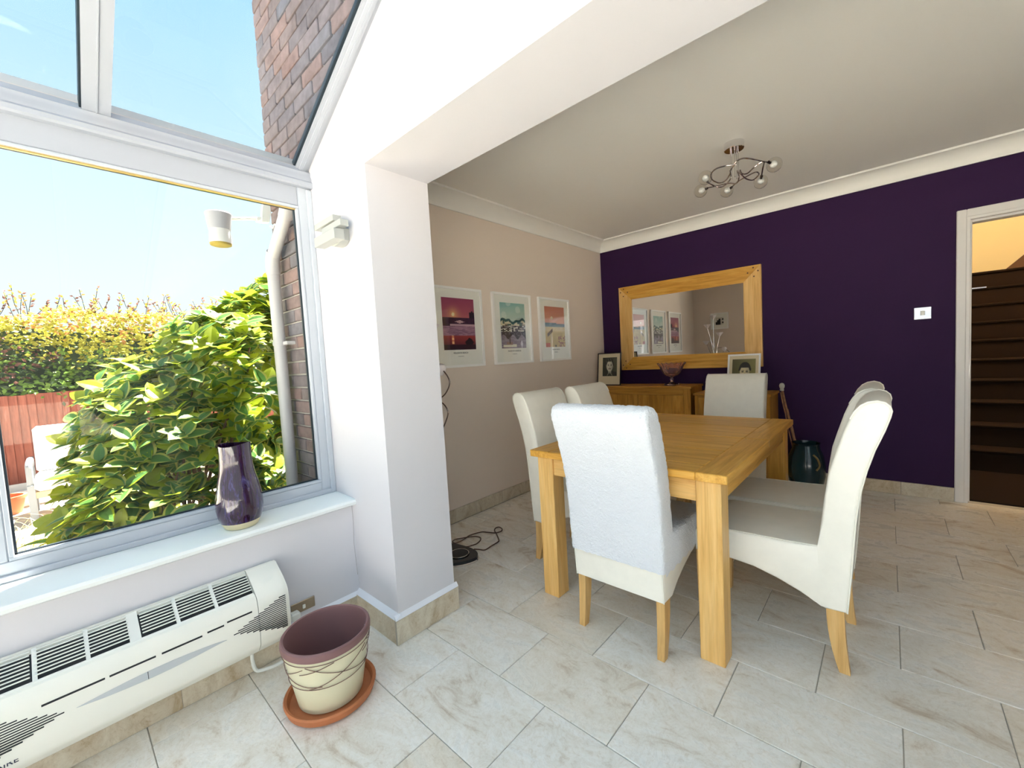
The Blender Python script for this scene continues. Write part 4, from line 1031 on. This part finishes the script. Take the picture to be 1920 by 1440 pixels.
# woman portrait leans back slightly
tl = radians(7)
plane_frame('portrait_frame', 'thin black framed portrait photo of a woman with pinned hair on the sideboard', 'photo frame', (-2.414, 4.075, .867), (1, 0, 0), (0, sin(tl), cos(tl)), (0, -cos(tl), sin(tl)), .282, .355, .009, 0, 0, plain('black_frame', (.02, .012, .012), .4), CREAMC, lambda u, v: face(u, v, .50, .56, .36, True), 44, 54, .012, True, (.062, .235, .10, .305))
o2 = plane_frame('portrait_frame', 'white framed portrait photo of a dark haired man on the small cabinet', 'photo frame', (-1.088, 4.075, .805), (1, 0, 0), (0, sin(radians(14)), cos(radians(14))), (0, -cos(radians(14)), sin(radians(14))), .262, .345, .014, 0, 0, FRW, CREAMC, lambda u, v: face(u, v, .55, .52, .34, False, (.90, .85, .68), (.10, .09, .07), (.36, .34, .20)), 44, 54, .012, True, (.038, .224, .05, .300))
# ---- mirror
mi_ = thing('wall_mirror', 'large landscape mirror in a chunky pegged oak frame', 'mirror', (-1.535, YP, 1.02))
x0, x1, z0, z1 = -2.225, -.842, 1.019, 1.932; fw = .142; yb_, yf_ = YP-.001, YP-.034
obj('mirror_glass', MB().box(x0+fw-.01, x1-fw+.01, yb_-.020, yb_-.014, z0+fw-.01, z1-fw+.01), MIRM, mi_)
fr = [([(x0, z0), (x0+fw, z0+fw), (x0+fw, z1-fw), (x0, z1)], 2), ([(x1, z0), (x1-fw, z0+fw), (x1-fw, z1-fw), (x1, z1)], 2), ([(x0, z1), (x0+fw, z1-fw), (x1-fw, z1-fw), (x1, z1)], 0), ([(x0, z0), (x0+fw, z0+fw), (x1-fw, z0+fw), (x1, z0)], 0)]
for pl2, ax in fr:
    cx_ = sum(p[0] for p in pl2)/4; cz_ = sum(p[1] for p in pl2)/4
    pl3 = [(cx_+(p[0]-cx_)*.9995, cz_+(p[1]-cz_)*.9985) for p in pl2]
    obj('frame_board', MB().prism(pl3, 1, yf_, yb_), PALE[ax] if ax == 2 else OAK[ax], mi_)
pg = MB()
PEG = plain('dark_peg', (.10, .035, .02), .5)
for sx, X_ in ((1, x0), (-1, x1)):
    for sz, Z_ in ((1, z0), (-1, z1)):
        for (a, b_) in ((.022, .055), (.055, .100), (.060, .022), (.105, .062)):
            cxx, czz = X_+sx*a, Z_+sz*b_
            obj('peg', MB().lathe([(.007, 0), (.007, .004), (.0, .004)], (0, 0, 0), 10) and MB().prism([(cxx+.0065*cos(2*pi*i/10), czz+.0065*sin(2*pi*i/10)) for i in range(10)], 1, yf_-.002, yf_+.002), PEG, mi_)
obj('frame_lip', MB().box(x0+fw-.006, x0+fw, yf_+.006, yf_+.012, z0+fw, z1-fw).box(x1-fw, x1-fw+.006, yf_+.006, yf_+.012, z0+fw, z1-fw), OAK[2], mi_)
# ---- cut glass bowl
bwc = (-1.592, 4.10)
bw = thing('glass_bowl', 'pink tinted cut glass pedestal bowl on the wide sideboard', 'bowl', (*bwc, .867))
obj('foot', MB().box(bwc[0]-.058, bwc[0]+.058, bwc[1]-.058, bwc[1]+.058, .867, .884, .005), BOWLG, bw)
obj('stem', MB().lathe([(.045, .884), (.030, .889), (.015, .898), (.012, .915), (.020, .925), (.012, .935), (.012, .945), (.026, .958)], (*bwc, 0), 16), BOWLG, bw, ang=20)
obj('bowl', MB().lathe([(.020, .952), (.050, .962), (.078, .985), (.098, 1.02), (.112, 1.055), (.134, 1.083), (.130, 1.086), (.106, 1.055), (.092, 1.022), (.070, .992), (.044, .972), (.0, .966)], (*bwc, 0), 48, rf=lambda a, i: 1+(.025*(1 if int(a/(2*pi)*48) % 2 else -1) if i in (1, 2, 3, 4) else 0), zf=lambda a, i: .007*cos(a*16) if i in (5, 6) else 0), BOWLG, bw, ang=15)
# ---- light switch
sw = thing('light_switch', 'square chrome light switch on the purple wall by the doorway', 'switch', (.184, YP, 1.335))
obj('plate', MB().box(.138, .230, YP-.008, YP, 1.336, 1.424, .002), CHROME, sw)
obj('rocker', MB().box(.172, .196, YP-.014, YP-.007, 1.366, 1.398, .002), WPLAST, sw)
for x in (.150, .218): obj('screw', MB().prism([(x+.004*cos(2*pi*i/8), 1.382+.004*sin(2*pi*i/8)) for i in range(8)], 1, YP-.010, YP-.008), CHROME, sw)
# ---- umbrella stand and sticks
uc = (-.500, 4.05)
us = thing('umbrella_stand', 'dark teal glazed umbrella stand in the shadow by the purple wall', 'umbrella stand', (*uc, 0))
obj('stand_body', MB().lathe([(.0, .0), (.085, .0), (.110, .05), (.128, .14), (.130, .22), (.118, .30), (.095, .36), (.090, .39), (.098, .405), (.092, .405), (.084, .38), (.09, .35), (.112, .28), (.115, .15), (.09, .03), (.0, .02)], (*uc, 0), 40), TEAL, us)
def stick(name, lab, a, b_, r, knob):
    o = thing(name, lab, 'walking stick', a, 'walking sticks in the teal stand')
    pts = [Vector(a).lerp(Vector(b_), t/10)+Vector((rnd.uniform(-1, 1), 0, 0))*.002 for t in range(11)]
    obj('shaft', MB().tube(pts, [r*(1-.2*(1-t/10)) for t in range(11)], 8), STICKM, o)
    if knob:
        obj('knob', MB().lathe([(.0, -.006), (.014, -.004), (.016, .004), (.013, .012), (.019, .026), (.021, .042), (.015, .058), (.0, .064)], b_, 16), IVORY, o, 'ivory coloured knob')
stick('walking_stick', 'walking stick with ivory knob leaning left from the teal stand', (-.515, 4.10, .05), (-.683, 4.20, .815), .010, True)
stick('walking_stick', 'shorter bare walking stick leaning from the teal stand', (-.500, 4.08, .05), (-.648, 4.19, .655), .008, False)
stick('walking_stick', 'thin upright stick close to the side of the small cabinet', (-.565, 4.05, .20), (-.692, 4.19, .80), .005, False)
obj('handle', MB().tube(smooth([(-.44, 3.945, .33), (-.41, 3.93, .30), (-.40, 3.935, .25), (-.42, 3.94, .21)]), .007, 8), plain('dull_gold', (.25, .17, .05), .4), us, 'dull gold handle')
# ================================================================== CEILING LIGHT
lc = Vector((-.712, 2.955, ZC))
cl = thing('ceiling_light', 'chrome ceiling light with looping arms and five globe bulbs', 'ceiling light', lc-Vector((0, 0, .25)))
obj('canopy', MB().lathe([(.054, -.042), (.056, -.040), (.056, 0), (.0, 0)], lc, 36), CHROME, cl)
obj('canopy_plate', MB().lathe([(.0, -.043), (.053, -.043), (.053, -.041), (.0, -.041)], lc, 36), plain('dark_chrome', (.12, .09, .10), .15, 1), cl)
hz = 2.262
G = lambda x, y, h=hz: onz(1280+x/8.727, 240+y/8.727, h)
ARMC = plain('smoky_chrome', (.40, .34, .33), .15, 1)
rods = MB()
for a in range(5):
    q = lc+Vector((.022*cos(a*1.257), .022*sin(a*1.257), 0)); rods.tube([(q.x, q.y, lc.z-.043), (q.x, q.y, hz)], .003, 8)
obj('drop_rod', rods, CHROME, cl)
arms = [[(840, 590), (900, 530), (1000, 495), (1150, 510), (1330, 550), (1410, 558)],
        [(940, 690), (980, 750), (1060, 740), (1150, 660), (1250, 580), (1330, 552), (1310, 660), (1292, 785)],
        [(880, 600), (700, 620), (540, 670), (465, 760), (490, 850), (600, 900), (700, 860), (770, 760), (790, 680), (850, 600)],
        [(400, 880), (480, 930), (600, 970), (700, 930), (770, 850), (790, 780), (775, 700)],
        [(410, 980), (560, 945), (750, 905), (880, 905), (920, 800), (890, 700)],
        [(800, 970), (900, 880), (1050, 790), (1200, 720), (1245, 760), (1150, 850), (1040, 830), (960, 760), (900, 700)]]
for a in arms:
    pts = [G(*p, hz+(.012*sin(i*1.7))) for i, p in enumerate(a)]
    obj('arm', MB().tube(smooth(pts, 8), .004, 8), ARMC, cl)
bulbs = [((1500, 600), (1400, 555)), ((1275, 880), (1292, 785)), ((720, 1030), (810, 965)), ((295, 1030), (410, 985)), ((370, 815), (405, 880))]
for b_, h_ in bulbs:
    p = G(*b_, 2.25); q = G(*h_)
    bo_ = obj('bulb', MB().sphere(p, .041, 24, 14), BULBG, cl, 'clear globe bulb', ang=80)
    obj('bulb_core', MB().sphere(p+(q-p)*.15, .020, 16, 10), OPAL, bo_)
    obj('socket', MB().tube([q, q+(p-q)*.35], .008, 10), plain('dark_socket', (.05, .03, .03), .3, 1), cl)
# ================================================================== FLOOR LAMP (behind the pier)
fp = Vector((-2.03, 1.56, 0))
flp = thing('floor_lamp', 'chrome flower floor lamp with dark base half hidden behind the pier', 'floor lamp', (-2.03, 1.56, 0))
bs = [(.155, .10), (.17, .05), (.13, -.04), (.03, -.115), (-.09, -.13), (-.16, -.06), (-.17, .04), (-.10, .11), (.02, .135), (.10, .13)]
bsp = [(fp.x+v.x, fp.y+v.y) for v in smooth([Vector((a, b_, 0)) for a, b_ in bs], 4, True)]
obj('base_plate', MB().prism(bsp, 2, .004, .030), plain('black_glass', (.012, .014, .018), .06), flp)
obj('base_edge', MB().tube([(x, y, .006) for x, y in bsp], .006, 6, closed=True), CHROME, flp)
dc = (fp.x+.055, fp.y+.035, .031)
obj('pedal_disc', MB().lathe([(.0, 0), (.060, 0), (.060, .004), (.0, .006)], dc, 32), BLACK, flp)
obj('pedal_ring', MB().tube([(dc[0]+.060*cos(a*pi/16), dc[1]+.060*sin(a*pi/16), .035) for a in range(32)], .0025, 6, closed=True), CHROME, flp)
heads = [(-2.070, 1.50, 1.690), (-2.162, 1.50, 1.555), (-2.185, 1.50, 1.293), (-1.982, 1.50, 1.413), (-1.918, 1.50, 1.175)]
for i, h_ in enumerate(heads):
    c = Vector(h_); b0 = fp+Vector((.01*i-.02, .0, .03)); j = Vector((-2.045+.01*(i-2), 1.52, 1.0 if i != 4 else .95))
    obj('stem', MB().tube(smooth([b0, j, c-Vector((0, 0, .02))] if i < 2 or i == 3 else [b0, j, (j+c)/2+Vector((0, 0, -.03)), c]), .0045, 6), CHROME, flp)
    if i == 4:
        obj('tulip_shade', MB().lathe([(.012, -.03), (.030, -.01), (.036, .012), (.030, .03), (.012, .038), (.0, .04)], c, 20), TULIP, flp, 'pearly glass flower shade')
    else:
        obj('tulip_shade', MB().lathe([(.008, -.030), (.024, -.012), (.036, .010), (.052, .030), (.046, .026), (.026, .004), (.0, -.01)], c, 24, rf=lambda a, k_: 1+(.12*cos(5*a) if k_ in (2, 3, 4) else 0)), TULIP, flp, 'pearly glass flower shade')
cur = [ony(816, 685, 1.5), ony(832, 696, 1.5), ony(843, 716, 1.5), ony(836, 737, 1.5), ony(821, 750, 1.5), ony(812, 757, 1.5)]
obj('wire_loop', MB().tube(smooth([ony(800, 690, 1.49)]+cur+[ony(800, 765, 1.49)]), .0038, 6), DARKMET, flp)
cur = [ony(812, 748, 1.5), ony(830, 756, 1.5), ony(840, 772, 1.5), ony(836, 790, 1.5), ony(827, 810, 1.5), ony(815, 832, 1.5)]
obj('wire_loop', MB().tube(smooth([ony(800, 752, 1.49)]+cur+[ony(802, 850, 1.49)]), .0038, 6), DARKMET, flp)
K = lambda x, y: onz(820+x/13.09, 970+y/13.09, .006)
cab = [(440, 740), (720, 722), (830, 695), (960, 650), (1060, 560), (1040, 490), (900, 470), (740, 490), (560, 520), (430, 545), (370, 600), (440, 635), (560, 590), (700, 510), (800, 440), (1080, 362), (1250, 370), (1420, 382), (1560, 345), (1590, 290), (1520, 240), (1430, 265), (1405, 330), (1450, 410), (1510, 560), (1480, 610), (1330, 700), (1170, 800), (1030, 790), (900, 780)]
tag(obj('lamp_cord', MB().tube(smooth([K(*p) for p in cab], 4), .0042, 6), DARKMET), 'shiny brown flex lying in loops on the floor by the lamp base', 'cable')
# small photo seen only in the mirror
plane_frame('small_picture', 'small white framed black and white photo seen reflected in the mirror', 'picture', (-1.908, YB+.006, 1.507), (-1, 0, 0), (0, 0, 1), (0, 1, 0), .268, .262, .02, 0, 0, FRW, PRINTW, lambda u, v: (.1, .1, .1) if hsh(int(u*5), int(v*5)) > .55 else (.85, .83, .78), 16, 16, .018, False, (.075, .195, .07, .19))
